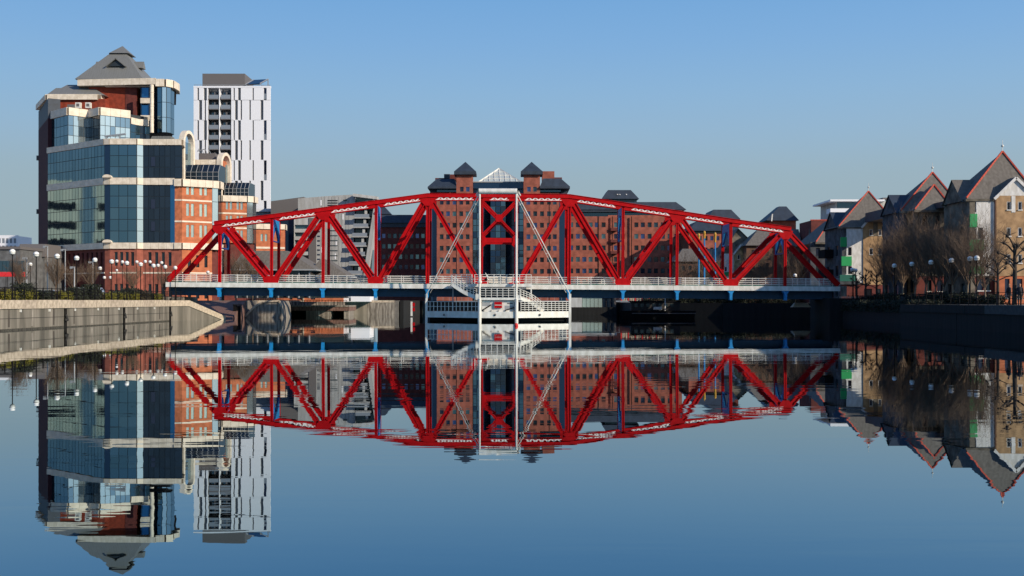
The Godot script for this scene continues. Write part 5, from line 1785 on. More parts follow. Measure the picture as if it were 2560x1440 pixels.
	var upper := PackedVector2Array([Vector2(x0, -d - 1.2), Vector2(x0 + 2.0, -d + 0.4), Vector2(x1 + 0.2, -d + 0.4), Vector2(x1 + 0.2, -d - 3), Vector2(x0 + 2.0, -d - 3)])
	mb.loft(lower, -0.2, upper, 1.15)
	obj(b, "hull", mb, M.black)
	mb = MB.new()
	mb.bar(Vector3(x0 + 2, 0.75, -d + 0.38), Vector3(x1 + 0.2, 0.75, -d + 0.38), 0.12, 0.12)
	obj(b, "rubbing_strake", mb, M.plant_grey)
	pb(b, "cabin", 1578, 1700, 754, 782, d + 0.5, 1.7, M.joint)
	pb(b, "cabin_roof", 1575, 1703, 752, 754.5, d + 0.3, 2.1, M.black)
	for k in 7:
		pb(b, "cabin_window", 1586 + k * 15, 1594 + k * 15, 759, 768, d + 0.45, 0.1, M.win_a)
	pb(b, "life_raft", 1634, 1655, 767, 774, d - 0.2, 0.5, M.white)
	mb = MB.new()
	mb.bar(W(1663, 781, d - 0.2), W(1663, 740, d - 0.2), 0.12, 0.12)
	mb.bar(W(1656, 741, d - 0.2), W(1664, 741, d - 0.2), 0.12, 0.12)
	obj(b, "davit", mb, M.white)
	var fence := thing("picket_fence", "pale picket fence behind the barge, seen beneath the bridge deck", "fence", W(1605, 750, 176))
	for k in 24:
		pb(fence, "picket", 1552 + k * 4.4, 1554.6 + k * 4.4, 738 + (k * 7) % 3, 752, 176, 0.08, M.coping if k % 4 else M.awning)
	mb = MB.new()
	mb.bar(W(1550, 746, 176.1), W(1660, 746, 176.1), 0.08, 0.08)
	obj(fence, "rail", mb, M.coping_b)
	fence = thing("picket_fence", "pale picket fence at the right end of the bridge", "fence", W(2125, 752, 148))
	for k in 14:
		pb(fence, "picket", 2099 + k * 3.6, 2101 + k * 3.6, 741, 757, 148, 0.08, M.coping)
	pb(fence, "sign_panel", 2103, 2117, 715, 741, 148.2, 0.2, M.stone_pale)
	var din := thing("dinghy", "small pale upturned dinghy lying on the dark bank under the bridge", "boat", W(2005, 765, 152))
	mb = MB.new()
	mb.loft(PackedVector2Array([Vector2(XX(1982, 152), -152), Vector2(XX(2030, 152), -152.3), Vector2(XX(2030, 152), -153.2), Vector2(XX(1982, 152), -153.4)]), YY(768, 152), PackedVector2Array([Vector2(XX(1990, 152), -152.4), Vector2(XX(2020, 152), -152.5), Vector2(XX(2020, 152), -153), Vector2(XX(1990, 152), -153)]), YY(757, 152))
	obj(din, "hull", mb, M.tarp)
	din = thing("abutment", "dark stone abutment carrying the bridge's right end", "abutment", Vector3(46, 0, -150))
	mb = MB.new()
	mb.slab(PackedVector2Array([Vector2(43.6, -145.5), Vector2(52, -145.5), Vector2(52, -155), Vector2(43.6, -155)]), -1, 3.0)
	obj(din, "pier", mb, M.stone_dark)
	din = thing("abutment", "dark stone abutment carrying the bridge's left end", "abutment", Vector3(-48, 0, -150))
	mb = MB.new()
	mb.slab(PackedVector2Array([Vector2(-56, -146.5), Vector2(-45.5, -146.5), Vector2(-45.5, -153.5), Vector2(-56, -153.5)]), 1, 3.2)
	obj(din, "pier", mb, M.stone)


# ---------------------------------------------------------------- square on the left bank
func hedge_mesh(seed_: int, size: Vector3, count: int, leaf: float) -> MB:
	var r := RandomNumberGenerator.new()
	r.seed = seed_
	var mb := MB.new()
	for k in count:
		var top := 0.82 + 0.18 * sin(k * 0.37)
		var p := Vector3(r.randf_range(-0.5, 0.5) * size.x, r.randf() * size.y * top, r.randf_range(-0.5, 0.5) * size.z)
		var a := Vector3(r.randfn(), r.randfn(), r.randfn()).normalized() * leaf * r.randf_range(0.6, 1.4)
		var b := a.cross(Vector3(r.randfn(), r.randfn(), r.randfn())).normalized() * leaf * 0.6
		mb.quad(p - a, p - b, p + a, p + b)
	return mb


func make_plaza() -> void:
	# hedge plants behind the railing
	var greens := [2, 3, 5, 8, 9, 10, 12]
	var m0 := hedge_mesh(3, Vector3(1.3, 1.6, 3.7), 3000, 0.1).done(M.leaf_a)
	var m2 := hedge_mesh(13, Vector3(1.5, 1.7, 2.9), 1900, 0.13).done(M.leaf_a)
	var m3 := hedge_mesh(14, Vector3(1.0, 1.3, 3.6), 1700, 0.11).done(M.leaf_c)
	var m1 := hedge_mesh(4, Vector3(1.2, 1.15, 2.6), 1500, 0.09).done(M.leaf_b)
	var where := ["nearest the picture's left edge", "second from the left", "third from the left", "fourth from the left", "fifth from the left", "sixth from the left", "seventh from the left", "eighth from the left", "ninth from the left", "tenth from the left", "eleventh from the left", "twelfth from the left", "beside the bridge's left end"]
	for k in 13:
		var z := -92.0 - k * 4.2
		var t := thing("hedge", "dark ragged hedge behind the quay railing, %s" % where[k], "hedge", Vector3(-48.2, 2.7, z), 0, "hedges behind the quay railing")
		local_space = true
		put(t, "foliage", [m0, m2, m3][k % 3], Transform3D(Basis(UP, PI * (k % 2)).scaled(Vector3(1, 0.62 + 0.16 * ((k * 5) % 4), 1)), Vector3.ZERO)).set_meta("kind", "stuff")
		if k in greens:
			put(t, "yellow_shoots", m1, Transform3D(Basis(UP, PI * (k % 2)), Vector3(0.5, -0.15, 0.3))).set_meta("kind", "stuff")
		local_space = false
	# lamps farther in
	var far := [[250, 671, 150], [292, 653, 172], [306, 655, 172], [342, 655, 172], [363, 654, 174], [375, 655, 176], [404, 657, 176], [395, 664, 160], [261, 694, 182], [276, 694, 184], [292, 676, 160], [76, 661, 150], [520, 681, 166]]
	var tell := ["left of the tower's door", "left of a pair before the office tower", "right of a pair before the office tower", "first of a trio before the tower", "middle one of a trio before the tower", "third of a trio before the tower", "before the tower's right bay", "short one before the tower's right bay", "left of two short ones by the parked van", "right of two short ones by the parked van", "teardrop-small one under the pair", "beside the grey sheds", "behind the bridge's left railing"]
	for k in far.size():
		var d: float = far[k][2]
		var p := W(far[k][0], far[k][1], d)
		globe_lamp(Vector3(p.x, 2.7, p.z), p.y - 2.7, 0.27 if k != 10 else 0.2, "small globe lamp, %s" % tell[k], "globe lamps on the square")
	# slim masts
	var masts := [[67, 645, 130, "thin grey mast near the red awning"], [119, 616, 128, "tall grey mast with a floodlight, at the tower's dark flank"], [163, 624, 126, "tall grey mast in front of the tower's left corner"], [186, 668, 118, "short grey mast between the third and fourth quay lamps"], [232, 655, 140, "slim grey mast beside the fifth quay lamp"]]
	for m in masts:
		var d: float = m[2]
		var t := thing("mast", m[3], "mast", Vector3(XX(m[0], d), 2.7, -d), 0, "grey masts on the square")
		var mb := MB.new()
		mb.tube(Vector3(XX(m[0], d), 2.7, -d), W(m[0], m[1], d), 0.09, 0.06, 8)
		obj(t, "pole", mb, M.steel)
		mb = MB.new()
		mb.bar(W(m[0] - 8, m[1], d), W(m[0] + 1, m[1], d), 0.12, 0.2)
		mb.bar(W(m[0] - 10, m[1] + 1, d), W(m[0] - 5, m[1] + 1, d), 0.25, 0.35)
		obj(t, "head", mb, M.steel)
	# sheds and awnings at the far left
	var s := thing("retail_shed", "long grey shed with glazed front and flat parapet at the far left", "building", W(20, 745, 250))
	pb(s, "wall", -120, 50, 622, 745, 250, 30, M.shed_grey)
	pb(s, "parapet", -120, 51, 616, 623, 249.6, 31, M.plant_grey)
	for k in 9:
		pb(s, "window", -20 + k * 9, -12 + k * 9, 652, 678, 249.9, 0.2, M.win_b)
	s = thing("retail_shed", "grey shed with sloping metal roof touching the tower's dark flank", "building", W(75, 745, 262))
	pb(s, "wall", 40, 112, 642, 745, 262, 20, M.shed_grey)
	hip(s, "roof", 40, 112, 642, 50, 112, 610, 261.5, 20, M.plant_grey)
	for k in 3:
		pb(s, "door", 60 + k * 14, 70 + k * 14, 690, 740, 261.9, 0.2, M.win_a)
	s = thing("white_office", "pale office building on the far left horizon", "building", W(20, 700, 420))
	pfacade(s, -60, 45, 588, 745, 420, spread(-56, 42, 10, 7), [[596, 608], [614, 626]], M.tower_white, [M.tower_rail], null, 0.2)
	pb(s, "rear_mass", -60, 45, 590, 745, 421, 12, M.tower_white)
	for k in 3:
		var x: float = -6.0 + [0.0, 24.0, 60.0][k]
		var w: float = [22.0, 22.0, 9.0][k]
		var a := thing("awning", ["red awning at the left picture edge", "wider red awning beside the first quay lamp", "narrow red awning next to the thin grey mast"][k], "awning", W(x + w / 2, 695, 215), 0, "red awnings")
		var mb := MB.new()
		mb.extrude(PackedVector2Array([Vector2(0, YY(680, 215)), Vector2(1.3, YY(690, 215)), Vector2(1.3, YY(692, 215)), Vector2(0, YY(692, 215))]), Transform3D(Basis(Vector3(0, 0, 1), UP, Vector3(-1, 0, 0)), Vector3(XX(x, 215), 0, -215)), -XX(x + w, 215) + XX(x, 215), 0)
		obj(a, "canopy", mb, M.awning)
		mb = MB.new()
		mb.bar(W(x + 1, 692, 214), W(x + 1, 745, 214), 0.08, 0.08)
		mb.bar(W(x + w - 1, 692, 214), W(x + w - 1, 745, 214), 0.08, 0.08)
		obj(a, "frame", mb, M.black)
	# parked cars
	var cars := [[40, 150, M.car_paint, "black parked car below the red awnings"], [84, 158, M.car_blue, "dark blue car parked left of the tower's flank"], [122, 152, M.car_paint, "black estate car parked behind the second quay lamp"], [215, 165, M.car_blue, "navy car parked before the tower's left ground floor"], [300, 170, M.car_paint, "black car parked before the tower entrance"]]
	for c in cars:
		car(Vector3(XX(c[0], c[1]), 2.7, -c[1]), c[2], c[3])
	var v := thing("van", "silver van with dark windows parked in front of the tower", "van", W(228, 745, 172))
	var mb := MB.new()
	mb.extrude(PackedVector2Array([Vector2(-2.4, 0.35), Vector2(2.4, 0.35), Vector2(2.45, 1.1), Vector2(1.7, 1.25), Vector2(1.1, 2.1), Vector2(-2.4, 2.15)]), Transform3D(Basis.IDENTITY, Vector3(XX(228, 172), 2.7, -172)), -1.8, 0)
	obj(v, "body", mb, M.car_silver)
	mb = MB.new()
	mb.extrude(PackedVector2Array([Vector2(0.3, 1.25), Vector2(1.55, 1.25), Vector2(1.05, 1.95), Vector2(0.3, 1.98)]), Transform3D(Basis.IDENTITY, Vector3(XX(228, 172), 2.7, -172)), -1.81, 0.01)
	obj(v, "window", mb, M.car_glass)
	for k in [-1.6, 1.6]:
		for z in [0.02, -1.82]:
			mb = MB.new()
			mb.tube(Vector3(XX(228, 172) + k, 3.03, -172 + z), Vector3(XX(228, 172) + k, 3.03, -172 + z - 0.2), 0.33, 0.33, 14)
			obj(v, "wheel", mb, M.rubber)
	# pavilion with hipped roofs on the bank behind the bridge
	var p := thing("hipped_pavilion", "low pavilion with broad grey hipped roof behind the bridge's left half", "pavilion", W(680, 745, 178))
	pb(p, "wall", 586, 775, 672, 745, 178, 12, M.win_a)
	hip(p, "roof", 574, 790, 674, 610, 716, 627, 177, 15, M.slate)
	pb(p, "eaves", 574, 790, 672.5, 676, 176.8, 15, M.grey_paint)
	for k in 8:
		pb(p, "post", 590 + k * 26, 593 + k * 26, 675, 745, 177.4, 0.2, M.grey_paint)
	p = thing("hipped_pavilion", "smaller pavilion with pale hipped roof between the second and third bridge bays", "pavilion", W(815, 745, 184))
	pb(p, "wall", 780, 860, 688, 745, 184, 8, M.win_a)
	hip(p, "roof", 766, 870, 690, 800, 812, 648, 183, 11, M.slate)
	pb(p, "eaves", 766, 870, 688.5, 691.5, 182.8, 11, M.grey_paint)
	# bare trees
	var proto := bare_tree("bare brown tree behind the bridge's first bay", 21, 7.0, 2.6, M.bark)
	place(proto, W(590, 752, 168), 0.0, 1.0, "", 2.7)
	copy_tree(proto, W(632, 752, 171), 1.2, 0.9, "bare brown tree behind the second vertical of the bridge", 2.7)
	copy_tree(proto, W(139, 752, 122), 2.2, 0.62, "slim bare sapling beside the third quay lamp", 2.7)
	copy_tree(proto, W(182, 752, 124), 3.1, 0.55, "slim bare sapling under the fourth quay lamp", 2.7)
	copy_tree(proto, W(226, 752, 132), 5.1, 0.6, "slim bare sapling right of the fifth quay lamp", 2.7)
	copy_tree(proto, W(330, 752, 150), 0.7, 0.62, "slim bare sapling before the tower entrance", 2.7)
	copy_tree(proto, W(48, 752, 118), 1.7, 0.6, "slim bare sapling beside the first quay lamp", 2.7)
	copy_tree(proto, W(412, 752, 146), 4.1, 0.55, "slim bare sapling at the bridge's left end", 2.7)


func car(at: Vector3, paint: Material, label: String) -> void:
	var t := thing("parked_car", label, "car", at, 0, "cars parked on the square")
	var xf := Transform3D(Basis.IDENTITY, at)
	var mb := MB.new()
	mb.extrude(PackedVector2Array([Vector2(-2.1, 0.3), Vector2(2.1, 0.3), Vector2(2.15, 0.65), Vector2(1.95, 0.8), Vector2(1.15, 0.92), Vector2(-1.9, 0.95), Vector2(-2.15, 0.75)]), xf, -1.75, 0)
	obj(t, "body", mb, paint)
	mb = MB.new()
	mb.extrude(PackedVector2Array([Vector2(-1.75, 0.93), Vector2(1.1, 0.91), Vector2(0.45, 1.42), Vector2(-1.2, 1.44)]), xf, -1.62, -0.13)
	obj(t, "cabin_glass", mb, M.car_glass)
	mb = MB.new()
	mb.extrude(PackedVector2Array([Vector2(-1.25, 1.42), Vector2(0.5, 1.4), Vector2(0.4, 1.48), Vector2(-1.1, 1.5)]), xf, -1.6, -0.15)
	obj(t, "roof", mb, M.car_silver)
	for k in [-1.3, 1.3]:
		for z in [0.01, -1.58]:
			mb = MB.new()
			mb.tube(xf * Vector3(k, 0.31, z), xf * Vector3(k, 0.31, z - 0.19), 0.31, 0.31, 14)
			var wheel := obj(t, "wheel", mb, M.rubber)
			mb = MB.new()
			mb.tube(xf * Vector3(k, 0.31, z + 0.012), xf * Vector3(k, 0.31, z - 0.2), 0.19, 0.19, 12)
			obj(wheel, "rim", mb, M.steel)


# ---------------------------------------------------------------- bare trees
func grow(mb: MB, r: RandomNumberGenerator, p: Vector3, dir: Vector3, len_: float, rad: float, level: int, spreading: float) -> void:
	var a := p
	var d := dir
	var parts := 3 if level < 2 else 2
	for k in parts:
		d = (d + Vector3(r.randfn() * 0.1, 0.07, r.randfn() * 0.1)).normalized()
		var b := a + d * len_ / parts
		mb.tube(a, b, rad * (1.0 - 0.7 * k / parts), rad * (1.0 - 0.7 * (k + 1) / parts), 5 if level < 1 else 3)
		if level < 3:
			var n: int = [3, 2, 3][level]
			for j in n:
				var side := Vector3(r.randfn(), 0.35, r.randfn()).normalized()
				var nd := (d * 0.75 + side * spreading).normalized()
				grow(mb, r, a.lerp(b, r.randf_range(0.3, 1.0)), nd, len_ * r.randf_range(0.38, 0.62), rad * 0.5, level + 1, spreading)
		a = b


func bare_tree(label: String, seed_: int, height: float, trunk: float, bark: Material) -> Node3D:
	var r := RandomNumberGenerator.new()
	r.seed = seed_
	var t := thing("bare_tree", label, "tree")
	local_space = true
	var mb := MB.new()
	var top := Vector3(r.randfn() * 0.1, trunk, r.randfn() * 0.1)
	mb.tube(Vector3.ZERO, top * 0.5, 0.13, 0.11, 8)
	mb.tube(top * 0.5, top, 0.11, 0.09, 8)
	obj(t, "trunk", mb, bark)
	mb = MB.new()
	for k in 9:
		var a := TAU * k / 9.0 + r.randfn() * 0.3
		var lean := r.randf_range(0.25, 0.6)
		grow(mb, r, top * r.randf_range(0.85, 1.0), Vector3(cos(a) * lean, 1.0, sin(a) * lean).normalized(), (height - trunk) * r.randf_range(0.7, 0.95), 0.055, 0, 0.62)
	obj(t, "branches", mb, M.bark if bark == M.bark_pale else bark)
	local_space = false
	return t


func place(t: Node3D, at: Vector3, turn: float, size: float, label: String, ground: float) -> void:
	t.position = Vector3(at.x, ground, at.z)
	t.rotation.y = turn
	t.scale = Vector3.ONE * size
	if label != "":
		t.set_meta("label", label)


func copy_tree(t: Node3D, at: Vector3, turn: float, size: float, label: String, ground: float) -> void:
	var c: Node3D = t.duplicate()
	c.name = numbered(self, "bare_tree")
	add_child(c, true)
	place(c, at, turn, size, label, ground)


# ---------------------------------------------------------------- promenade on the right bank
func make_right_promenade() -> void:
	var x := 41.2
	var wall := thing("quay_wall", "dark shaded quay wall with grey coping along the right bank", "quay wall", Vector3(x, 0, -90))
	var xf := frame(Vector2(x, -112), Vector2(x, 0))
	for k in 6:
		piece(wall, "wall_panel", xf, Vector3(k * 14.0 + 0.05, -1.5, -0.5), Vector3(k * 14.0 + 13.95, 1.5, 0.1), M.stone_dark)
	for k in 21:
		piece(wall, "coping_stone", xf, Vector3(k * 4.0 + 0.02, 1.5 + 0.004 * (k % 3), -1.0), Vector3(k * 4.0 + 3.98, 2.27 + 0.008 * (k % 3), 0.2 + 0.006 * (k % 4)), M.coping_grey if k > 4 else M.stone_dark)
	for k in [[Vector2(45.5, -116), Vector2(41.2, -112)], [Vector2(45.5, -156), Vector2(45.5, -116)], [Vector2(33, -166), Vector2(45.5, -156)], [Vector2(21, -172), Vector2(33, -166)], [Vector2(21, -206), Vector2(21, -172)]]:
		var f := frame(k[0], k[1])
		piece(wall, "wall_panel", f, Vector3(0.03, -1.5, -0.5), Vector3((k[1] - k[0]).length() - 0.03, 2.3, 0.1), M.stone_dark)
	# ivy and scrub that hang over the wall between the houses and the bridge
	var scrub := hedge_mesh(9, Vector3(1.6, 1.5, 6.0), 3200, 0.12).done(M.leaf_a)
	for k in 6:
		var s := thing("shrub", "dark evergreen scrub over the right bank wall, %s" % ["nearest the coping stones", "second from the coping stones", "in the middle of the run", "fourth from the coping stones", "fifth from the coping stones", "beside the bridge end"][k], "shrub", Vector3(45.9, 1.3, -117.0 - k * 6.4), 0, "scrub on the right bank wall")
		local_space = true
		put(s, "foliage", scrub, Transform3D(Basis(UP, PI * (k % 2)), Vector3.ZERO)).set_meta("kind", "stuff")
		local_space = false
	for k in 7:
		var s := thing("hedge", "dark low hedge on the right bank, %s" % ["before the tallest house", "before the link with balconies", "before the middle house's right pier", "before the middle house's centre", "before the middle house's left corner", "before the dark link building", "before the yellow gable"][k], "hedge", Vector3(49.4, 2.25, -110.0 - k * 6.2), 0, "hedges before the right bank houses")
		local_space = true
		put(s, "foliage", scrub, Transform3D(Basis(UP, PI * (k % 2)).scaled(Vector3(0.8, 0.75 + 0.12 * (k % 3), 1.0)), Vector3.ZERO)).set_meta("kind", "stuff")
		local_space = false
	for k in 5:
		var s := thing("shrub", "dark shrub on the bank behind the barge, %s" % ["under the third last vertical", "left of the blue mast feet", "in front of the blue mast feet", "right of the blue mast feet", "under the bridge's last bay"][k], "shrub", Vector3(24.5 + k * 4.6, 2.2, -176.0 + k * 1.4), PI / 2, "shrubs on the bank behind the barge")
		local_space = true
		put(s, "foliage", scrub, Transform3D(Basis(UP, PI * (k % 2)).scaled(Vector3(1, 0.8 + 0.15 * (k % 2), 0.95)), Vector3.ZERO)).set_meta("kind", "stuff")
		local_space = false
	# lamps
	var lamps := [[47.8, 109.0], [47.8, 110.6], [47.8, 115.3], [47.8, 120.9], [47.8, 126.7], [47.8, 132.5], [48.0, 149.5], [48.8, 151.5], [49.6, 153.0], [44.6, 167.0]]
	var tell := ["right one of the pair before the tallest house", "left one of the pair before the tallest house", "just left of the tallest house", "before the middle house's right pier", "before the middle house's left pier", "before the dark link building", "first of three at the bridge end", "second of three at the bridge end", "third of three at the bridge end", "behind the bridge's right railing"]
	for k in lamps.size():
		globe_lamp(Vector3(lamps[k][0], 2.25, -lamps[k][1]), 4.78 if k < 9 else 4.4, 0.29, "white globe lamp on the right promenade, %s" % tell[k], "globe lamps on the right promenade")
	# railing along the promenade
	var rail := thing("promenade_railing", "black iron railing along the right promenade edge", "railing", Vector3(42.2, 2.25, -90))
	var mb := MB.new()
	for h in [0.15, 0.6, 1.1]:
		mb.tube(Vector3(42.2, 2.25 + h, -50), Vector3(42.2, 2.25 + h, -112), 0.025, 0.025, 6)
		mb.tube(Vector3(42.2, 2.25 + h, -112), Vector3(47.3, 2.25 + h, -117), 0.025, 0.025, 6)
		mb.tube(Vector3(47.3, 2.25 + h, -117), Vector3(47.3, 2.25 + h, -152), 0.025, 0.025, 6)
	obj(rail, "rail", mb, M.black)
	for k in 32:
		piece(rail, "post", Transform3D.IDENTITY, Vector3(42.17, 2.25, -50.0 - k * 2.0), Vector3(42.23, 3.45, -49.94 - k * 2.0), M.black)
	for k in 18:
		piece(rail, "post", Transform3D.IDENTITY, Vector3(47.27, 2.25, -117.0 - k * 2.0), Vector3(47.33, 3.45, -116.94 - k * 2.0), M.black)
	# trees
	var dense := bare_tree("brown bare tree before the left corner of the middle house", 31, 8.8, 2.4, M.bark_pale)
	place(dense, W(2285, 760, 131.8), 0.4, 1.0, "", 2.25)
	var rows := [[2336, 125.5, "forked pale bare tree before the middle house's centre, beside a globe lamp"], [2386, 119.8, "brown bare tree before the link with balconies"], [2258, 135.5, "bare tree in front of the dark link building"], [2310, 128.6, "bare tree before the middle house, between two globe lamps"], [2361, 122.6, "bare tree between the third and fourth lamps from the tallest house"], [2238, 138.3, "bare tree at the yellow gable's right side"]]
	for k in rows.size():
		copy_tree(dense, W(rows[k][0], 760, rows[k][1]), 1.3 + k * 1.9, 0.86 + 0.06 * ((k * 5) % 4), rows[k][2], 2.25)
	copy_tree(dense, W(2418, 760, 115.5), 5.4, 0.92, "bare tree hiding the dark left flank of the tallest house", 2.25)
	copy_tree(dense, W(2214, 760, 142), 4.9, 0.85, "bare tree right of the yellow gable's pollards", 2.25)
	copy_tree(dense, W(2443, 760, 111), 2.7, 0.8, "pale-stemmed bare tree before the green panels of the tallest house", 2.25)
	copy_tree(dense, W(2466, 760, 109.5), 3.6, 0.7, "pale-stemmed bare tree before the white wall of the tallest house", 2.25)
	copy_tree(dense, W(1985, 752, 184), 0.9, 0.9, "bare tree behind the bridge's right end post", 2.25)
	copy_tree(dense, W(1935, 752, 188), 2.9, 0.95, "bare tree before the dark house, left of the last vertical", 2.25)
	copy_tree(dense, W(1893, 752, 190), 4.4, 0.9, "bare tree before the dark house's left half", 2.25)
	copy_tree(dense, W(1770, 752, 196), 0.2, 0.85, "bare tree behind the blue masts", 2.25)
	copy_tree(dense, W(1720, 752, 196), 3.3, 0.85, "bare tree left of the blue masts", 2.25)
	var pollard := pollard_tree("dark pollarded tree nearest the right picture edge, with thick trunk", 5)
	place(pollard, W(2536, 765, 91), 0.0, 1.12, "", 2.25)
	copy_tree(pollard, W(2495, 765, 96), 2.0, 0.82, "dark pollarded tree left of the two people", 2.25)
	copy_tree(pollard, W(2164, 752, 146), 1.0, 0.85, "pollarded tree before the yellow gable's left half", 2.25)
	copy_tree(pollard, W(2192, 752, 145), 3.0, 0.85, "pollarded tree before the yellow gable's right half", 2.25)
	copy_tree(pollard, W(2142, 752, 147), 4.6, 0.75, "pollarded tree before the white wall at the bridge end", 2.25)
	# bin
	var bin := thing("litter_bin", "blue-grey litter bin on the right promenade beneath a globe lamp", "bin", W(2256, 757, 130))
	mb = MB.new()
	mb.tube(Vector3(XX(2256, 130), 2.25, -130), Vector3(XX(2256, 130), 3.2, -130), 0.28, 0.3, 12)
	obj(bin, "body", mb, M.render_blue_shade)
	mb = MB.new()
	mb.tube(Vector3(XX(2256, 130), 3.2, -130), Vector3(XX(2256, 130), 3.45, -130), 0.34, 0.12, 12)
	obj(bin, "lid", mb, M.black)
	# two people
	person(Vector3(42.9, 2.25, -91.5), 0.5, 1.06, "person in dark coat walking, left of the thick tree at the right edge", 1)
	person(Vector3(43.4, 2.25, -90.6), -0.3, 1.06, "person in black jacket standing, right of the thick tree at the right edge", 2)


func pollard_tree(label: String, seed_: int) -> Node3D:
	var r := RandomNumberGenerator.new()
	r.seed = seed_
	var t := thing("bare_tree", label, "tree")
	local_space = true
	var mb := MB.new()
	mb.tube(Vector3.ZERO, Vector3(0.04, 2.6, 0), 0.19, 0.15, 10)
	mb.tube(Vector3(0.04, 2.6, 0), Vector3(0, 4.6, 0.03), 0.15, 0.1, 10)
	mb.ball(Vector3(0, 4.55, 0.03), 0.19, 8)
	obj(t, "trunk", mb, M.bark_dark)
	mb = MB.new()
	for k in 10:
		var a := k * 2.4
		var h := 2.5 + 0.21 * k
		var p := Vector3(0.03, h, 0)
		var knob := p + Vector3(cos(a) * (1.5 - 0.08 * k), 0.5 + 0.05 * k, sin(a) * (1.5 - 0.08 * k))
		mb.tube(p, p.lerp(knob, 0.6) + UP * 0.1, 0.07, 0.055, 6)
		mb.tube(p.lerp(knob, 0.6) + UP * 0.1, knob, 0.055, 0.06, 6)
		mb.ball(knob, 0.13, 8)
		for j in 16:
			var d := Vector3(r.randfn() * 0.6, r.randf_range(0.1, 1.1), r.randfn() * 0.6).normalized()
			mb.tube(knob, knob + d * r.randf_range(0.35, 0.8), 0.022, 0.008, 3)
	obj(t, "branches", mb, M.bark_dark)
	local_space = false
	return t


# ---------------------------------------------------------------- people: one skin meshed round tapered bones
func person(at: Vector3, turn: float, size: float, label: String, pose: int) -> void:
	var t := thing("person", label, "person", at, turn, "people on the right promenade")
	t.scale = Vector3.ONE * size
	var st := 0.17 if pose == 1 else 0.05
	# from, to, radius from, radius to, colour
	var coat := Color(0.012, 0.014, 0.022)
	var trousers := Color(0.016, 0.016, 0.02)
	var shoe := Color(0.01, 0.009, 0.008)
	var skin := Color(0.36, 0.2, 0.14)
	var bones := [
		[Vector3(0, 0.98, 0), Vector3(0, 1.2, 0.0), 0.155, 0.15, coat], [Vector3(0, 1.2, 0), Vector3(0, 1.38, 0), 0.16, 0.14, coat],
		[Vector3(-0.15, 1.4, 0), Vector3(0.15, 1.4, 0), 0.075, 0.075, coat], [Vector3(0, 1.42, 0), Vector3(0, 1.54, 0.015), 0.06, 0.055, skin],
		[Vector3(0, 1.6, 0.015), Vector3(0, 1.68, 0.01), 0.078, 0.088, skin], [Vector3(0, 1.62, 0.1), Vector3(0, 1.6, 0.112), 0.016, 0.018, skin],
		[Vector3(-0.1, 0.93, 0), Vector3(-0.1, 0.5, 0.02 + st * 0.6), 0.1, 0.068, trousers], [Vector3(-0.1, 0.5, 0.02 + st * 0.6), Vector3(-0.1, 0.09, st), 0.066, 0.045, trousers],
		[Vector3(0.1, 0.93, 0), Vector3(0.1, 0.5, 0.02 - st * 0.3), 0.1, 0.068, trousers], [Vector3(0.1, 0.5, 0.02 - st * 0.3), Vector3(0.1, 0.09, -st - 0.03), 0.066, 0.045, trousers],
		[Vector3(-0.1, 0.05, st - 0.04), Vector3(-0.11, 0.04, st + 0.15), 0.048, 0.04, shoe], [Vector3(0.1, 0.05, -st - 0.06), Vector3(0.11, 0.04, -st + 0.12), 0.048, 0.04, shoe],
		[Vector3(-0.2, 1.38, 0), Vector3(-0.25, 1.1, -0.05), 0.06, 0.052, coat], [Vector3(-0.25, 1.1, -0.05), Vector3(-0.22, 0.86, 0.08), 0.05, 0.04, coat],
		[Vector3(0.2, 1.38, 0), Vector3(0.25, 1.1, -0.04), 0.06, 0.052, coat], [Vector3(0.25, 1.1, -0.04), Vector3(0.22, 0.86, 0.06), 0.05, 0.04, coat],
	]
	for s in [-1.0, 1.0]:
		var w := Vector3(0.22 * s, 0.85, 0.085 if s < 0 else 0.065)
		bones.append([w, w + Vector3(0, -0.07, 0.015), 0.036, 0.034, skin])
		for k in 4:
			var o := Vector3(0, -0.075, 0.04 - 0.021 * k)
			bones.append([w + o, w + o + Vector3(-0.012 * s, -0.06 + 0.008 * absf(k - 1.3), 0.004), 0.01, 0.008, skin])
		bones.append([w + Vector3(0, -0.02, 0.035), w + Vector3(-0.012 * s, -0.065, 0.06), 0.011, 0.009, skin])
	local_space = true
	var m := M.car_paint.duplicate() as StandardMaterial3D
	m.albedo_color = Color.WHITE
	m.metallic = 0.0
	m.roughness = 0.85
	m.vertex_color_use_as_albedo = true
	put(t, "body", skin_mesh(bones, 0.024, m))
	var hair := MB.new()
	hair.ball(Vector3(0, 1.685, -0.015), 0.1, 12, 0.95)
	obj(t, "hair", hair, M.bark_dark)
	local_space = false


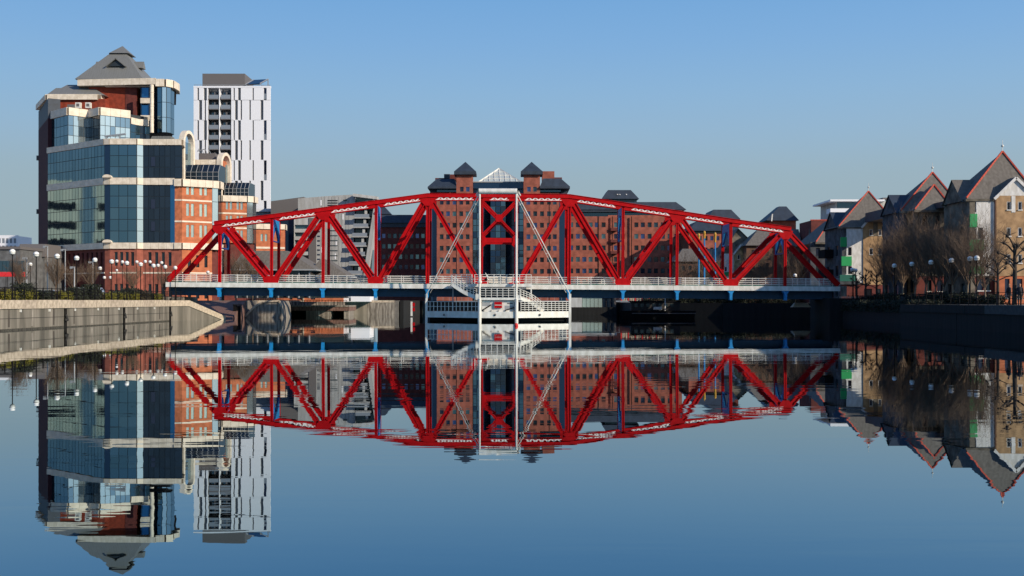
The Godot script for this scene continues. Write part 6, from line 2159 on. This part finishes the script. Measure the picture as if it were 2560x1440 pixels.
func skin_mesh(bones: Array, cell: float, m: Material) -> ArrayMesh:
	var field := {}
	var tint := {}
	for b in bones:
		var a: Vector3 = b[0]
		var e: Vector3 = b[1]
		var reach: float = maxf(b[2], b[3]) + cell * 3.0
		var lo := (Vector3(minf(a.x, e.x), minf(a.y, e.y), minf(a.z, e.z)) - Vector3.ONE * reach) / cell
		var hi := (Vector3(maxf(a.x, e.x), maxf(a.y, e.y), maxf(a.z, e.z)) + Vector3.ONE * reach) / cell
		var ab := e - a
		var l2 := maxf(ab.length_squared(), 1e-6)
		var kk := minf(0.04, maxf(b[2], b[3]) * 0.5)
		for i in range(floori(lo.x), ceili(hi.x) + 1):
			for j in range(floori(lo.y), ceili(hi.y) + 1):
				for k in range(floori(lo.z), ceili(hi.z) + 1):
					var p := Vector3(i, j, k) * cell
					var s := clampf((p - a).dot(ab) / l2, 0.0, 1.0)
					var d := (p - a - ab * s).length() - lerpf(b[2], b[3], s)
					var key := Vector3i(i, j, k)
					var o: float = field.get(key, 1.0)
					if d < o:
						tint[key] = b[4]
					var h := maxf(kk - absf(d - o), 0.0) / kk
					field[key] = minf(d, o) - h * h * kk * 0.25
	var at := {}
	for key in field:
		var inside := 0
		var sum := Vector3.ZERO
		var n := 0
		var v := []
		for c in 8:
			v.append(field.get(key + Vector3i(c & 1, (c >> 1) & 1, (c >> 2) & 1), 1.0))
			if v[c] < 0:
				inside += 1
		if inside == 0 or inside == 8:
			continue
		for c in 8:
			for bit in [1, 2, 4]:
				if not c & bit and (v[c] < 0) != (v[c | bit] < 0):
					var f: float = v[c] / (v[c] - v[c | bit])
					var q := Vector3(c & 1, (c >> 1) & 1, (c >> 2) & 1)
					var r := Vector3((c | bit) & 1, ((c | bit) >> 1) & 1, ((c | bit) >> 2) & 1)
					sum += q.lerp(r, f)
					n += 1
		at[key] = (Vector3(key) + sum / n) * cell
	var st := SurfaceTool.new()
	st.begin(Mesh.PRIMITIVE_TRIANGLES)
	st.set_smooth_group(1)
	var axes := [Vector3i(1, 0, 0), Vector3i(0, 1, 0), Vector3i(0, 0, 1)]
	for key in field:
		for ax in 3:
			var f0: float = field[key]
			var f1: float = field.get(key + axes[ax], 1.0)
			if (f0 < 0) == (f1 < 0):
				continue
			var u: Vector3i = axes[(ax + 1) % 3]
			var w: Vector3i = axes[(ax + 2) % 3]
			var q := [key - u - w, key - w, key, key - u]
			if not (at.has(q[0]) and at.has(q[1]) and at.has(q[2]) and at.has(q[3])):
				continue
			if f0 >= 0:
				q.reverse()
			st.set_color(tint.get(key, Color(0.02, 0.02, 0.02)))
			for c in [0, 2, 1, 0, 3, 2]:
				st.add_vertex(at[q[c]])
	st.generate_normals()
	var mesh := st.commit()
	mesh.surface_set_material(0, m)
	return mesh
